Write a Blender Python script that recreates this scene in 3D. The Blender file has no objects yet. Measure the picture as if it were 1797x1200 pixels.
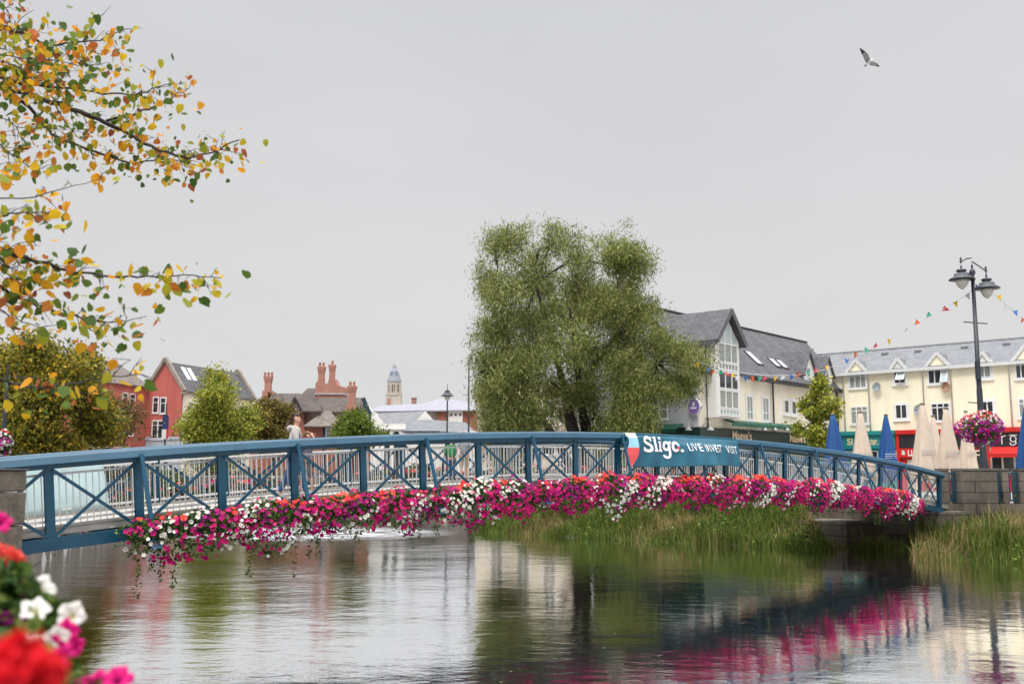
import bpy, math, random
import numpy as np
from mathutils import Vector, Matrix
rng = np.random.default_rng(7)
random.seed(7)
SC = bpy.context.scene
# ------------------------------------------------------------------ camera
FPX = 1747.0; PITCH = math.atan(226/FPX); CZ = 3.0
cam = bpy.data.cameras.new('camera'); camo = bpy.data.objects.new('camera', cam)
SC.collection.objects.link(camo); SC.camera = camo
cam.sensor_width = 36; cam.lens = 35.0; cam.clip_end = 3000; cam.clip_start = .05
camo.location = (0, 0, CZ); camo.rotation_euler = (math.pi/2+PITCH, 0, 0)
cam.dof.use_dof = True; cam.dof.focus_distance = 17.0; cam.dof.aperture_fstop = 3.2
# ------------------------------------------------------------------ sky
SUN_EL, SUN_AZ = math.radians(52), math.radians(205)      # azimuth clockwise from +Y: behind the camera, a little left
world = bpy.data.worlds.new('World'); SC.world = world; world.use_nodes = True
nt = world.node_tree; nt.nodes.clear()
def N(tree, t, **k):
    n = tree.nodes.new(t)
    for a, b in k.items(): setattr(n, a, b)
    return n
sky = N(nt, 'ShaderNodeTexSky', sky_type='NISHITA', sun_disc=False, sun_elevation=SUN_EL, sun_rotation=SUN_AZ)
tc = N(nt, 'ShaderNodeTexCoord'); sep = N(nt, 'ShaderNodeSeparateXYZ')
nt.links.new(tc.outputs['Generated'], sep.inputs[0])
ramp = N(nt, 'ShaderNodeValToRGB')                        # overcast: brighter towards the zenith
cr = ramp.color_ramp
cr.elements[0].position = 0.0; cr.elements[0].color = (.725, .72, .72, 1)
cr.elements[1].position = 1.0; cr.elements[1].color = (1, 1, 1, 1)
e = cr.elements.new(.20); e.color = (.69, .69, .695, 1)
e = cr.elements.new(.45); e.color = (.66, .665, .69, 1)
nt.links.new(sep.outputs['Z'], ramp.inputs[0])
mapn = N(nt, 'ShaderNodeMapping'); mapn.inputs['Scale'].default_value = (1.2, 1.2, 3.2)
nt.links.new(tc.outputs['Generated'], mapn.inputs[0])
noi = N(nt, 'ShaderNodeTexNoise'); noi.inputs['Scale'].default_value = 1.3; noi.inputs['Detail'].default_value = 4
nt.links.new(mapn.outputs[0], noi.inputs[0])
mr = N(nt, 'ShaderNodeMapRange'); mr.inputs[1].default_value = .3; mr.inputs[2].default_value = .7
mr.inputs[3].default_value = .95; mr.inputs[4].default_value = 1.05
nt.links.new(noi.outputs[0], mr.inputs[0])
mul = N(nt, 'ShaderNodeMix', data_type='RGBA', blend_type='MULTIPLY'); mul.inputs[0].default_value = 1
nt.links.new(ramp.outputs[0], mul.inputs[6]); nt.links.new(mr.outputs[0], mul.inputs[7])
gain = N(nt, 'ShaderNodeMapRange'); gain.inputs[1].default_value = .50; gain.inputs[2].default_value = 1.0
gain.inputs[3].default_value = 1.0; gain.inputs[4].default_value = 5.6
nt.links.new(sep.outputs['Z'], gain.inputs[0])
vm = N(nt, 'ShaderNodeVectorMath', operation='SCALE'); nt.links.new(mul.outputs[2], vm.inputs[0]); nt.links.new(gain.outputs[0], vm.inputs['Scale'])
hs = N(nt, 'ShaderNodeHueSaturation'); hs.inputs['Saturation'].default_value = .25; hs.inputs['Value'].default_value = .10
nt.links.new(sky.outputs[0], hs.inputs['Color'])
mix = N(nt, 'ShaderNodeMix', data_type='RGBA'); mix.inputs[0].default_value = .95
nt.links.new(hs.outputs[0], mix.inputs[6]); nt.links.new(vm.outputs[0], mix.inputs[7])
SKYGAIN = 10.05
vm2 = N(nt, 'ShaderNodeVectorMath', operation='SCALE'); vm2.inputs['Scale'].default_value = SKYGAIN
nt.links.new(mix.outputs[2], vm2.inputs[0])
bg = N(nt, 'ShaderNodeBackground'); bg.inputs['Strength'].default_value = 0.1
out = N(nt, 'ShaderNodeOutputWorld')
nt.links.new(vm2.outputs[0], bg.inputs[0]); nt.links.new(bg.outputs[0], out.inputs[0])
sun = bpy.data.lights.new('sun', 'SUN'); sun.energy = 1.5; sun.angle = math.radians(14); sun.color = (1, .97, .92)
suno = bpy.data.objects.new('sun', sun); SC.collection.objects.link(suno)
sd = Vector((math.sin(SUN_AZ)*math.cos(SUN_EL), math.cos(SUN_AZ)*math.cos(SUN_EL), math.sin(SUN_EL)))
suno.rotation_euler = sd.to_track_quat('Z', 'Y').to_euler(); suno.location = sd*50
SC.view_settings.view_transform = 'Standard'; SC.view_settings.look = 'None'
SC.view_settings.exposure = 0.0; SC.view_settings.gamma = 1
# ------------------------------------------------------------------ pixel helpers (photo 1797x1200)
CP, SP = math.cos(PITCH), math.sin(PITCH)
def ray(x, y):
    a = (x-898.5)/FPX; b = -(y-600)/FPX
    return Vector((a, CP-b*SP, SP+b*CP))
def W(x, y, Y):                                            # point seen at pixel (x,y) at depth Y
    r = ray(x, y); return Vector((0, 0, CZ))+r*(Y/r.y)
def HZ(x, y, z):                                           # point on the horizontal plane z
    r = ray(x, y); return Vector((0, 0, CZ))+r*((z-CZ)/r.z)
# ------------------------------------------------------------------ materials
MATS = {}
def mat(name, col, rough=.6, metal=0, var=.12, vscale=3.0, bump=0, bscale=20, spec=.5, island=None, transl=0, coat=0, streak=0):
    if name in MATS: return MATS[name]
    m = bpy.data.materials.new(name); m.use_nodes = True; t = m.node_tree; b = t.nodes['Principled BSDF']
    b.inputs['Roughness'].default_value = rough; b.inputs['Metallic'].default_value = metal
    b.inputs['Specular IOR Level'].default_value = spec; b.inputs['Coat Weight'].default_value = coat
    geo = N(t, 'ShaderNodeNewGeometry')
    if island:
        r = N(t, 'ShaderNodeValToRGB'); r.color_ramp.interpolation = 'LINEAR'
        els = r.color_ramp.elements
        els[0].position = island[0][0]; els[0].color = (*island[0][1], 1)
        els[1].position = island[-1][0]; els[1].color = (*island[-1][1], 1)
        for p, c in island[1:-1]:
            e = els.new(p); e.color = (*c, 1)
        t.links.new(geo.outputs['Random Per Island'], r.inputs[0]); src = r.outputs[0]
    else:
        r = N(t, 'ShaderNodeRGB'); r.outputs[0].default_value = (*col, 1); src = r.outputs[0]
    tcn = N(t, 'ShaderNodeTexCoord')
    if var:
        n = N(t, 'ShaderNodeTexNoise'); n.inputs['Scale'].default_value = vscale; n.inputs['Detail'].default_value = 6
        n.inputs['Roughness'].default_value = .65
        if streak:
            mp = N(t, 'ShaderNodeMapping'); mp.inputs['Scale'].default_value = (1, 1, .12)
            t.links.new(tcn.outputs['Object'], mp.inputs[0]); t.links.new(mp.outputs[0], n.inputs[0])
        else: t.links.new(tcn.outputs['Object'], n.inputs[0])
        q = N(t, 'ShaderNodeMapRange'); q.inputs[1].default_value = .3; q.inputs[2].default_value = .7
        q.inputs[3].default_value = 1-var; q.inputs[4].default_value = 1+var
        t.links.new(n.outputs[0], q.inputs[0])
        v = N(t, 'ShaderNodeVectorMath', operation='SCALE'); t.links.new(src, v.inputs[0]); t.links.new(q.outputs[0], v.inputs['Scale'])
        src = v.outputs[0]
    t.links.new(src, b.inputs['Base Color'])
    if bump:
        n2 = N(t, 'ShaderNodeTexNoise'); n2.inputs['Scale'].default_value = bscale; n2.inputs['Detail'].default_value = 5
        t.links.new(tcn.outputs['Object'], n2.inputs[0])
        bp = N(t, 'ShaderNodeBump'); bp.inputs['Strength'].default_value = bump; bp.inputs['Distance'].default_value = .02
        t.links.new(n2.outputs[0], bp.inputs['Height']); t.links.new(bp.outputs[0], b.inputs['Normal'])
    if transl and island: b.inputs['Specular IOR Level'].default_value = .18
    if transl:
        tr = N(t, 'ShaderNodeBsdfTranslucent'); t.links.new(src, tr.inputs[0])
        mx = N(t, 'ShaderNodeMixShader'); mx.inputs[0].default_value = transl
        o = t.nodes['Material Output']
        t.links.new(b.outputs[0], mx.inputs[1]); t.links.new(tr.outputs[0], mx.inputs[2]); t.links.new(mx.outputs[0], o.inputs[0])
    MATS[name] = m; return m
def brickmat(name, c1, c2, mortar, bw, bh, msize=.01, rough=.8, var=.2, offset=.5, bump=.4):
    m = bpy.data.materials.new(name); m.use_nodes = True; t = m.node_tree; b = t.nodes['Principled BSDF']
    b.inputs['Roughness'].default_value = rough; b.inputs['Specular IOR Level'].default_value = .3
    uv = N(t, 'ShaderNodeUVMap'); br = N(t, 'ShaderNodeTexBrick'); br.offset = offset
    t.links.new(uv.outputs[0], br.inputs[0]); br.inputs['Scale'].default_value = 1
    br.inputs['Color1'].default_value = (*c1, 1); br.inputs['Color2'].default_value = (*c2, 1); br.inputs['Mortar'].default_value = (*mortar, 1)
    br.inputs['Brick Width'].default_value = bw; br.inputs['Row Height'].default_value = bh; br.inputs['Mortar Size'].default_value = msize
    br.inputs['Mortar Smooth'].default_value = .3
    n = N(t, 'ShaderNodeTexNoise'); n.inputs['Scale'].default_value = 1.1; n.inputs['Detail'].default_value = 7; n.inputs['Roughness'].default_value = .7
    tcn = N(t, 'ShaderNodeTexCoord'); t.links.new(tcn.outputs['Object'], n.inputs[0])
    q = N(t, 'ShaderNodeMapRange'); q.inputs[1].default_value = .3; q.inputs[2].default_value = .7
    q.inputs[3].default_value = 1-var; q.inputs[4].default_value = 1+var; t.links.new(n.outputs[0], q.inputs[0])
    v = N(t, 'ShaderNodeVectorMath', operation='SCALE'); t.links.new(br.outputs['Color'], v.inputs[0]); t.links.new(q.outputs[0], v.inputs['Scale'])
    t.links.new(v.outputs[0], b.inputs['Base Color'])
    bp = N(t, 'ShaderNodeBump'); bp.inputs['Strength'].default_value = bump; bp.inputs['Distance'].default_value = .02; bp.invert = True
    t.links.new(br.outputs['Fac'], bp.inputs['Height']); t.links.new(bp.outputs[0], b.inputs['Normal'])
    MATS[name] = m; return m
def petalmat(name, stops, throat):
    m = bpy.data.materials.new(name); m.use_nodes = True; t = m.node_tree; b = t.nodes['Principled BSDF']
    b.inputs['Roughness'].default_value = .6; b.inputs['Specular IOR Level'].default_value = .25
    geo = N(t, 'ShaderNodeNewGeometry'); r = N(t, 'ShaderNodeValToRGB'); els = r.color_ramp.elements
    els[0].position = stops[0][0]; els[0].color = (*stops[0][1], 1); els[1].position = stops[-1][0]; els[1].color = (*stops[-1][1], 1)
    for p, c in stops[1:-1]: e = els.new(p); e.color = (*c, 1)
    t.links.new(geo.outputs['Random Per Island'], r.inputs[0])
    uv = N(t, 'ShaderNodeUVMap'); s = N(t, 'ShaderNodeSeparateXYZ'); t.links.new(uv.outputs[0], s.inputs[0])
    q = N(t, 'ShaderNodeMapRange'); q.inputs[1].default_value = .12; q.inputs[2].default_value = .38; t.links.new(s.outputs[0], q.inputs[0])
    mx = N(t, 'ShaderNodeMix', data_type='RGBA'); mx.inputs[6].default_value = (*throat, 1)
    t.links.new(q.outputs[0], mx.inputs[0]); t.links.new(r.outputs[0], mx.inputs[7]); t.links.new(mx.outputs[2], b.inputs['Base Color'])
    tr = N(t, 'ShaderNodeBsdfTranslucent'); t.links.new(mx.outputs[2], tr.inputs[0])
    ms = N(t, 'ShaderNodeMixShader'); ms.inputs[0].default_value = .25
    t.links.new(b.outputs[0], ms.inputs[1]); t.links.new(tr.outputs[0], ms.inputs[2]); t.links.new(ms.outputs[0], t.nodes['Material Output'].inputs[0])
    MATS[name] = m; return m
blue = mat('blue_paint', (.001, .058, .110), .38, var=.22, vscale=2.5, spec=.5, bump=.06)
white = mat('white_paint', (.60, .60, .59), .45, var=.06)
upvc = mat('white_frame', (.78, .78, .78), .4, var=.05)
slate = brickmat('slate', (.085, .085, .095), (.125, .122, .13), (.05, .05, .055), .35, .22, .012, .75, .22)
slate_l = brickmat('slate_light', (.15, .155, .17), (.19, .195, .21), (.12, .12, .13), .35, .25, .01, .7, .15)
tile_b = brickmat('brown_tile', (.085, .07, .065), (.115, .095, .085), (.05, .042, .04), .25, .2, .012, .85, .25)
tile_g = brickmat('grey_brown_tile', (.15, .125, .11), (.20, .17, .15), (.08, .07, .065), .25, .2, .012, .85, .3)
brick = brickmat('red_brick', (.30, .085, .05), (.36, .12, .075), (.25, .16, .13), .22, .075, .01, .85, .15)
brick_p = brickmat('pale_red_brick', (.40, .16, .115), (.45, .20, .15), (.36, .24, .20), .22, .075, .01, .85, .12)
stone = brickmat('quay_stone', (.12, .10, .082), (.165, .14, .118), (.05, .043, .036), 2.3, .43, .02, .9, .45, bump=.8)
stone_l = brickmat('pale_stone', (.42, .37, .32), (.48, .43, .38), (.34, .30, .27), .6, .3, .012, .85, .15)
cream = mat('cream_render', (.86, .79, .65), .8, var=.11, vscale=1.0, bump=.1, streak=1)
yellow = mat('yellow_render', (.88, .80, .61), .8, var=.10, vscale=1.0, bump=.1, streak=1)
grey_r = mat('grey_render', (.50, .51, .54), .8, var=.12, vscale=.8, streak=1)
red_r = mat('red_render', (.47, .115, .095), .8, var=.22, vscale=.7, streak=1)
white_r = mat('white_render', (.72, .70, .68), .8, var=.07, vscale=.7, streak=1)
dark = mat('black_trim', (.02, .02, .024), .45, var=.1)
glass = mat('glass', (.03, .035, .04), .06, var=.4, vscale=1.5, spec=.7)
curtain = mat('curtained_glass', (.27, .29, .27), .25, var=.25, vscale=6, spec=.6)
skyglass = mat('pale_glass', (.42, .50, .50), .15, var=.1, vscale=2, spec=.6)
iron = mat('dark_iron', (.025, .03, .042), .4, var=.15)
teal = mat('teal_paint', (.012, .22, .22), .45)
redp = mat('red_paint', (.55, .02, .018), .4)
green_p = mat('dark_green_paint', (.008, .035, .03), .45, var=.2)
green_a = mat('green_awning', (.01, .10, .06), .6)
lead = mat('lead_flashing', (.38, .39, .40), .5)
bark = mat('bark', (.055, .042, .03), .9, var=.35, vscale=8, bump=.6, bscale=30)
bark_d = mat('dark_bark', (.03, .022, .018), .9, var=.3, vscale=10, bump=.5, bscale=40)
magenta = petalmat('magenta_petals', [(0, (.28, .004, .13)), (.35, (.50, .004, .17)), (.7, (.68, .008, .17)), (1, (.74, .03, .17))], (.16, .0, .07))
purple = petalmat('purple_petals', [(0, (.18, .003, .11)), (.6, (.33, .005, .18)), (1, (.46, .01, .20))], (.08, 0, .06))
whitep = petalmat('white_petals', [(0, (.70, .66, .60)), (1, (.82, .80, .76))], (.55, .50, .22))
coral = petalmat('coral_petals', [(0, (.75, .035, .03)), (.5, (.80, .07, .05)), (1, (.80, .16, .12))], (.6, .03, .02))
folmat = mat('planter_leaves', (0, 0, 0), .55, var=.2, transl=.25, island=[(0, (.02, .05, .012)), (.5, (.05, .105, .02)), (.85, (.12, .18, .035)), (1, (.20, .22, .06))])
willowm = mat('willow_leaves', (0, 0, 0), .55, var=.25, vscale=.5, transl=.35, island=[(0, (.06, .075, .02)), (.4, (.14, .165, .04)), (.75, (.27, .30, .085)), (1, (.46, .47, .18))])
# ------------------------------------------------------------------ object helpers
def tagit(o, label=None, cat=None, group=None, kind=None):
    if label: o['label'] = label
    if cat: o['category'] = cat
    if group: o['group'] = group
    if kind: o['kind'] = kind
    return o
def thing(name, loc, label, cat, group=None):
    o = bpy.data.objects.new(name, None); SC.collection.objects.link(o); o.location = loc
    o.empty_display_size = .3; return tagit(o, label, cat, group)
def origin(o):
    v = Vector((0, 0, 0))
    while o: v += o.location; o = o.parent
    return v
def finish(name, me, m, parent, smooth):
    for x in (m if isinstance(m, (list, tuple)) else [m]): me.materials.append(x)
    if smooth: me.polygons.foreach_set('use_smooth', [True]*len(me.polygons))
    o = bpy.data.objects.new(name, me); SC.collection.objects.link(o)
    if parent: o.parent = parent
    return o
class MB:
    def __init__(s): s.v = []; s.f = []; s.mi = []
    def face(s, pts, mi=0):
        i = len(s.v); s.v += [tuple(p) for p in pts]; s.f.append(tuple(range(i, i+len(pts)))); s.mi.append(mi)
    def hexa(s, p, mi=0):                                 # p: 8 corners, 0-3 bottom ring, 4-7 top ring
        i = len(s.v); s.v += [tuple(q) for q in p]
        for f in ((3, 2, 1, 0), (4, 5, 6, 7), (0, 1, 5, 4), (1, 2, 6, 5), (2, 3, 7, 6), (3, 0, 4, 7)):
            s.f.append(tuple(i+k for k in f)); s.mi.append(mi)
    def box(s, x0, x1, y0, y1, z0, z1, mi=0):
        s.hexa([(x0, y0, z0), (x1, y0, z0), (x1, y1, z0), (x0, y1, z0), (x0, y0, z1), (x1, y0, z1), (x1, y1, z1), (x0, y1, z1)], mi)
    def beam(s, a, b, w, h, up=(0, 0, 1), mi=0):          # w across, h along up
        a = Vector(a); b = Vector(b); d = (b-a).normalized(); u = Vector(up); sd = d.cross(u)
        if sd.length < 1e-4: sd = d.cross(Vector((1, 0, 0)))
        sd.normalize(); u = sd.cross(d).normalized(); sd *= w/2; u *= h/2
        s.hexa([a-sd-u, b-sd-u, b+sd-u, a+sd-u, a-sd+u, b-sd+u, b+sd+u, a+sd+u], mi)
    def tube(s, pts, r, n=8, cap=True, mi=0):
        pts = [Vector(p) for p in pts]; rs = r if isinstance(r, (list, tuple)) else [r]*len(pts); i0 = len(s.v)
        ref = Vector((0, 0, 1))
        for k, p in enumerate(pts):
            d = (pts[min(k+1, len(pts)-1)]-pts[max(k-1, 0)]).normalized()
            if abs(d.dot(ref)) > .98: ref = Vector((1, 0, 0)) if abs(d.x) < .9 else Vector((0, 1, 0))
            a = d.cross(ref).normalized(); b = d.cross(a); ref = -b if False else ref
            for j in range(n):
                t = 2*math.pi*j/n; s.v.append(tuple(p+(a*math.cos(t)+b*math.sin(t))*rs[k]))
        for k in range(len(pts)-1):
            for j in range(n):
                s.f.append((i0+k*n+j, i0+k*n+(j+1) % n, i0+(k+1)*n+(j+1) % n, i0+(k+1)*n+j)); s.mi.append(mi)
        if cap:
            s.f.append(tuple(i0+j for j in range(n))[::-1]); s.mi.append(mi)
            s.f.append(tuple(i0+(len(pts)-1)*n+j for j in range(n))); s.mi.append(mi)
    def lathe(s, prof, c=(0, 0, 0), n=16, sx=1, sy=1, mi=0, rot=0):
        i0 = len(s.v)
        for r, z in prof:
            for j in range(n):
                t = 2*math.pi*j/n+rot; s.v.append((c[0]+r*sx*math.cos(t), c[1]+r*sy*math.sin(t), c[2]+z))
        for k in range(len(prof)-1):
            for j in range(n):
                s.f.append((i0+k*n+j, i0+k*n+(j+1) % n, i0+(k+1)*n+(j+1) % n, i0+(k+1)*n+j)); s.mi.append(mi)
        s.f.append(tuple(i0+j for j in range(n))[::-1]); s.mi.append(mi)
        s.f.append(tuple(i0+(len(prof)-1)*n+j for j in range(n))); s.mi.append(mi)
    def build(s, name, m, parent=None, smooth=False):
        me = bpy.data.meshes.new(name); o0 = origin(parent)
        me.from_pydata([tuple(Vector(p)-o0) for p in s.v], [], s.f); me.validate()
        multi = isinstance(m, (list, tuple))
        if multi and len(me.polygons) == len(s.mi): me.polygons.foreach_set('material_index', s.mi)
        uv = me.uv_layers.new(name='UVMap'); me.update()
        Z = Vector((0, 0, 1)); V = [Vector(q.co)+o0 for q in me.vertices]; data = [0.0]*(2*len(me.loops))
        for p in me.polygons:
            nn = p.normal; t = Z.cross(nn)
            t = t.normalized() if t.length > 1e-3 else Vector((1, 0, 0)); b = nn.cross(t)
            for li, vi in zip(p.loop_indices, p.vertices):
                q = V[vi]; data[2*li] = q.dot(t); data[2*li+1] = q.dot(b)
        uv.data.foreach_set('uv', data)
        return finish(name, me, m, parent, smooth)
def npmesh(name, V, F, m, parent=None, uv=None, smooth=False):
    """V (n,3) world, F (m,k) index array"""
    me = bpy.data.meshes.new(name); o0 = np.array(origin(parent)); V = V-o0
    k = F.shape[1]; me.vertices.add(len(V)); me.vertices.foreach_set('co', V.astype(np.float32).ravel())
    me.loops.add(F.size); me.loops.foreach_set('vertex_index', F.astype(np.int32).ravel())
    me.polygons.add(len(F)); me.polygons.foreach_set('loop_start', np.arange(0, F.size, k, dtype=np.int32))
    me.polygons.foreach_set('loop_total', np.full(len(F), k, dtype=np.int32))
    if uv is not None:
        l = me.uv_layers.new(name='UVMap'); l.data.foreach_set('uv', uv[F.ravel()].astype(np.float32).ravel())
    me.update(calc_edges=True); return finish(name, me, m, parent, smooth)
def unit(a): return a/np.maximum(np.linalg.norm(a, axis=1, keepdims=True), 1e-9)
def leaves(name, C, size, m, parent=None, droop=0, aspect=.5, updir=None, spread=1.0):
    """diamond leaves, slightly folded. C centres (n,3)"""
    n = len(C); d = rng.normal(size=(n, 3)); d[:, 2] -= droop
    if updir is not None: d = unit(d)*spread+updir
    d = unit(d); q = rng.normal(size=(n, 3)); q[:, 2] += .6; q = unit(q)
    s = unit(np.cross(d, q)); nn = np.cross(s, d)
    L = (size*rng.uniform(.6, 1.3, n))[:, None]; w = L*aspect
    a = C-d*L*.5; b = C+s*w*.5+nn*w*.15; c = C+d*L*.5; e = C-s*w*.5+nn*w*.15
    V = np.stack([a, b, c, e], 1).reshape(-1, 3); F = np.arange(4*n).reshape(n, 4)
    return npmesh(name, V, F, m, parent)
def blooms(name, C, D, R, m, parent=None, lobes=5, ruffle=.1):
    """funnel flowers facing D"""
    n = len(C); k = lobes*2; D = unit(D); q = unit(rng.normal(size=(n, 3))); a = unit(np.cross(D, q)); b = np.cross(D, a)
    R = R*rng.uniform(.75, 1.2, n); t = np.arange(k)*2*np.pi/k
    rad = np.where(np.arange(k) % 2 == 0, 1.0, .8)
    V = np.zeros((n, k+1, 3)); V[:, 0] = C-D*(R*.45)[:, None]
    rr = R[:, None]*rad[None]*rng.uniform(1-ruffle, 1+ruffle, (n, k))
    lift = R[:, None]*rng.uniform(-ruffle, ruffle, (n, k))*1.6
    V[:, 1:] = C[:, None]+rr[..., None]*(np.cos(t)[None, :, None]*a[:, None]+np.sin(t)[None, :, None]*b[:, None])+lift[..., None]*D[:, None]
    idx = np.arange(n)[:, None, None]*(k+1)
    j = np.arange(k); tri = np.stack([np.zeros(k, int), 1+j, 1+(j+1) % k], 1)[None]+idx
    uv = np.zeros((n, k+1, 2)); uv[:, 1:, 0] = 1
    return npmesh(name, V.reshape(-1, 3), tri.reshape(-1, 3), m, parent, uv.reshape(-1, 2))

def fineblooms(name, C, D, R, m, parent, ruf=.12):
    """larger funnel flowers with a ruffled five lobed rim and a throat ring"""
    n = len(C); D = unit(D); q = unit(rng.normal(size=(n, 3))); a = unit(np.cross(D, q)); b = np.cross(D, a); k = 30; t = np.arange(k)*2*np.pi/k; rings = [(.10, -.55), (.30, -.22), (.66, -.03), (.92, .03), (1.0, -.04)]
    V = [C-D*(R*.75)[:, None]]; U = [np.zeros((n, 2))]; ph = rng.uniform(0, 6, n)
    for f_, z_ in rings:
        rad = f_*(1+.13*f_*np.cos(5*t[None]+ph[:, None])+ruf*.35*f_*np.sin(11*t[None]+ph[:, None]*2)); zz = z_+ruf*1.1*f_*f_*np.sin(7*t[None]+ph[:, None]*3)
        P = C[:, None]+R[:, None, None]*(rad[..., None]*(np.cos(t)[None, :, None]*a[:, None]+np.sin(t)[None, :, None]*b[:, None])+zz[..., None]*D[:, None]); V.append(P.reshape(n, -1)); U.append(np.tile([f_, 0.], (n, k)))
    V = np.concatenate([v.reshape(n, -1) for v in V], 1).reshape(n, -1, 3); U = np.concatenate([u.reshape(n, -1) for u in U], 1).reshape(n, -1, 2); T = []
    for j in range(k): j2 = (j+1) % k; T.append((0, 1+j, 1+j2)); T += [x for r in range(len(rings)-1) for x in ((1+r*k+j, 1+(r+1)*k+j, 1+(r+1)*k+j2), (1+r*k+j, 1+(r+1)*k+j2, 1+r*k+j2))]
    T = np.array(T)[None]+np.arange(n)[:, None, None]*V.shape[1]; return npmesh(name, V.reshape(-1, 3), T.reshape(-1, 3), m, parent, U.reshape(-1, 2), True)
# ================================================================== river, banks, ground
RIV = [(60, -80), (-1.2, 1.0), (-9.35, 16.3), (-14.5, 30), (-19, 45), (-23, 60), (-26, 72), (-60, 92), (-60, 105), (-30, 84), (-8, 74), (-1.5, 60),
       (-2.2, 50.5), (1.5, 46.6), (6.5, 42.6), (12.2, 37.6), (12.9, 38.6), (15.2, 38.6), (13.6, 34.4), (16.5, 32.8), (22, 31), (60, 26), (200, 10), (200, -80)]
NATURAL = {11, 12, 13, 14, 15, 16, 17, 18, 19, 20, 21, 22, 23}
def rivdist(X, Y):
    """signed distance (positive on land) and index of the nearest edge"""
    P = np.array(RIV, float); n = len(P); best = np.full(X.shape, 1e9); idx = np.zeros(X.shape, int); inside = np.zeros(X.shape, bool)
    for i in range(n):
        a = P[i]; b = P[(i+1) % n]; e = b-a; t = np.clip(((X-a[0])*e[0]+(Y-a[1])*e[1])/(e@e), 0, 1)
        dd = np.hypot(X-a[0]-t*e[0], Y-a[1]-t*e[1]); m = dd < best; best[m] = dd[m]; idx[m] = i
        c = (a[1] > Y) != (b[1] > Y); xi = (b[0]-a[0])*(Y-a[1])/((b[1]-a[1]) if b[1] != a[1] else 1e-9)+a[0]; inside ^= c & (X < xi)
    return np.where(inside, -best, best), idx
def landz(X, Y):
    D, I = rivdist(X, Y); nat = np.isin(I, list(NATURAL))
    wob = .12*np.sin(X*1.7+Y*.6)+.1*np.sin(Y*2.1-X)
    zn = np.clip(-.30+.36*(D+wob*1.5), -1.2, 1.6); zn = np.where((X > 12.3) & (X < 15.6) & (Y < 43) & (Y > 34), np.minimum(zn, -.35), zn); zn = np.where(D < -.2, -1.2, zn)
    zw = np.where(D > .25, 1.6, -1.2); z = np.where(nat, zn, zw)
    right = nat & (X > 12) & (Y < 40.3)
    return np.where(right, np.minimum(z, .50+.02*(X-16)), z), D, nat
def axis(segs):
    out = []
    for a, b, st in segs: out += list(np.arange(a, b, st))
    return np.array(out+[segs[-1][1]])
gx = axis([(-1200, -200, 100), (-200, -80, 12), (-80, -30, 2), (-30, 40, .5), (40, 100, 3), (100, 240, 14), (240, 1200, 120)])
gy = axis([(-300, -90, 30), (-90, -10, 8), (-10, 70, .5), (70, 115, 1.5), (115, 300, 14), (300, 1500, 120)])
GX, GY = np.meshgrid(gx, gy); GZ, GD, GN = landz(GX, GY)
V = np.stack([GX, GY, GZ], -1).reshape(-1, 3); nx, ny = len(gx), len(gy)
ii = (np.arange(ny-1)[:, None]*nx+np.arange(nx-1)[None]).ravel(); F = np.stack([ii, ii+1, ii+nx+1, ii+nx], 1)
paving = brickmat('paving', (.26, .25, .24), (.32, .31, .29), (.17, .16, .15), .6, .4, .01, .85, .12, bump=.1)
soil = mat('soil', (.05, .045, .025), .95, var=.4, vscale=2, bump=.6)
g = npmesh('ground', V, F, [paving, soil]); tagit(g, kind='structure')
fc = (GN[:-1, :-1] & (GD[:-1, :-1] < 9)) | (GD[:-1, :-1] < 0); g.data.polygons.foreach_set('material_index', fc.ravel().astype(np.int32)); g.data.update()
uvl = g.data.uv_layers.new(name='UVMap'); uvl.data.foreach_set('uv', V[F.ravel()][:, :2].astype(np.float32).ravel())
# water
wm = bpy.data.materials.new('river_water'); wm.use_nodes = True; t = wm.node_tree; b = t.nodes['Principled BSDF']
b.inputs['Roughness'].default_value = .04; b.inputs['IOR'].default_value = 1.33
tcw = N(t, 'ShaderNodeTexCoord')
def noise(scale, det, mp=(1, 1, 1), rough=.5):
    m_ = N(t, 'ShaderNodeMapping'); m_.inputs['Scale'].default_value = mp; t.links.new(tcw.outputs['Object'], m_.inputs[0])
    n_ = N(t, 'ShaderNodeTexNoise'); n_.inputs['Scale'].default_value = scale; n_.inputs['Detail'].default_value = det; n_.inputs['Roughness'].default_value = rough
    t.links.new(m_.outputs[0], n_.inputs[0]); return n_.outputs[0]
def mathn(op, a, bb, clamp=False):
    q = N(t, 'ShaderNodeMath', operation=op); q.use_clamp = clamp
    for i_, x in enumerate((a, bb)):
        if isinstance(x, (int, float)): q.inputs[i_].default_value = x
        else: t.links.new(x, q.inputs[i_])
    return q.outputs[0]
n1 = noise(2.6, 5, (.8, 1.15, 1), .55); n2 = noise(.55, 3, (.7, 1.2, 1)); n3 = noise(9, 3, (.8, 1.2, 1))
calm = noise(.09, 2, (1, 1, 1))                            # patches of livelier and calmer water
cm = N(t, 'ShaderNodeMapRange'); cm.inputs[1].default_value = .42; cm.inputs[2].default_value = .60; cm.inputs[3].default_value = .45; cm.inputs[4].default_value = 1.15
t.links.new(calm, cm.inputs[0])
hgt = mathn('ADD', mathn('MULTIPLY', n1, .034), mathn('ADD', mathn('MULTIPLY', n2, .07), mathn('MULTIPLY', n3, .005)))
hgt = mathn('MULTIPLY', hgt, cm.outputs[0])
sx0 = N(t, 'ShaderNodeSeparateXYZ'); t.links.new(tcw.outputs['Object'], sx0.inputs[0])
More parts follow.
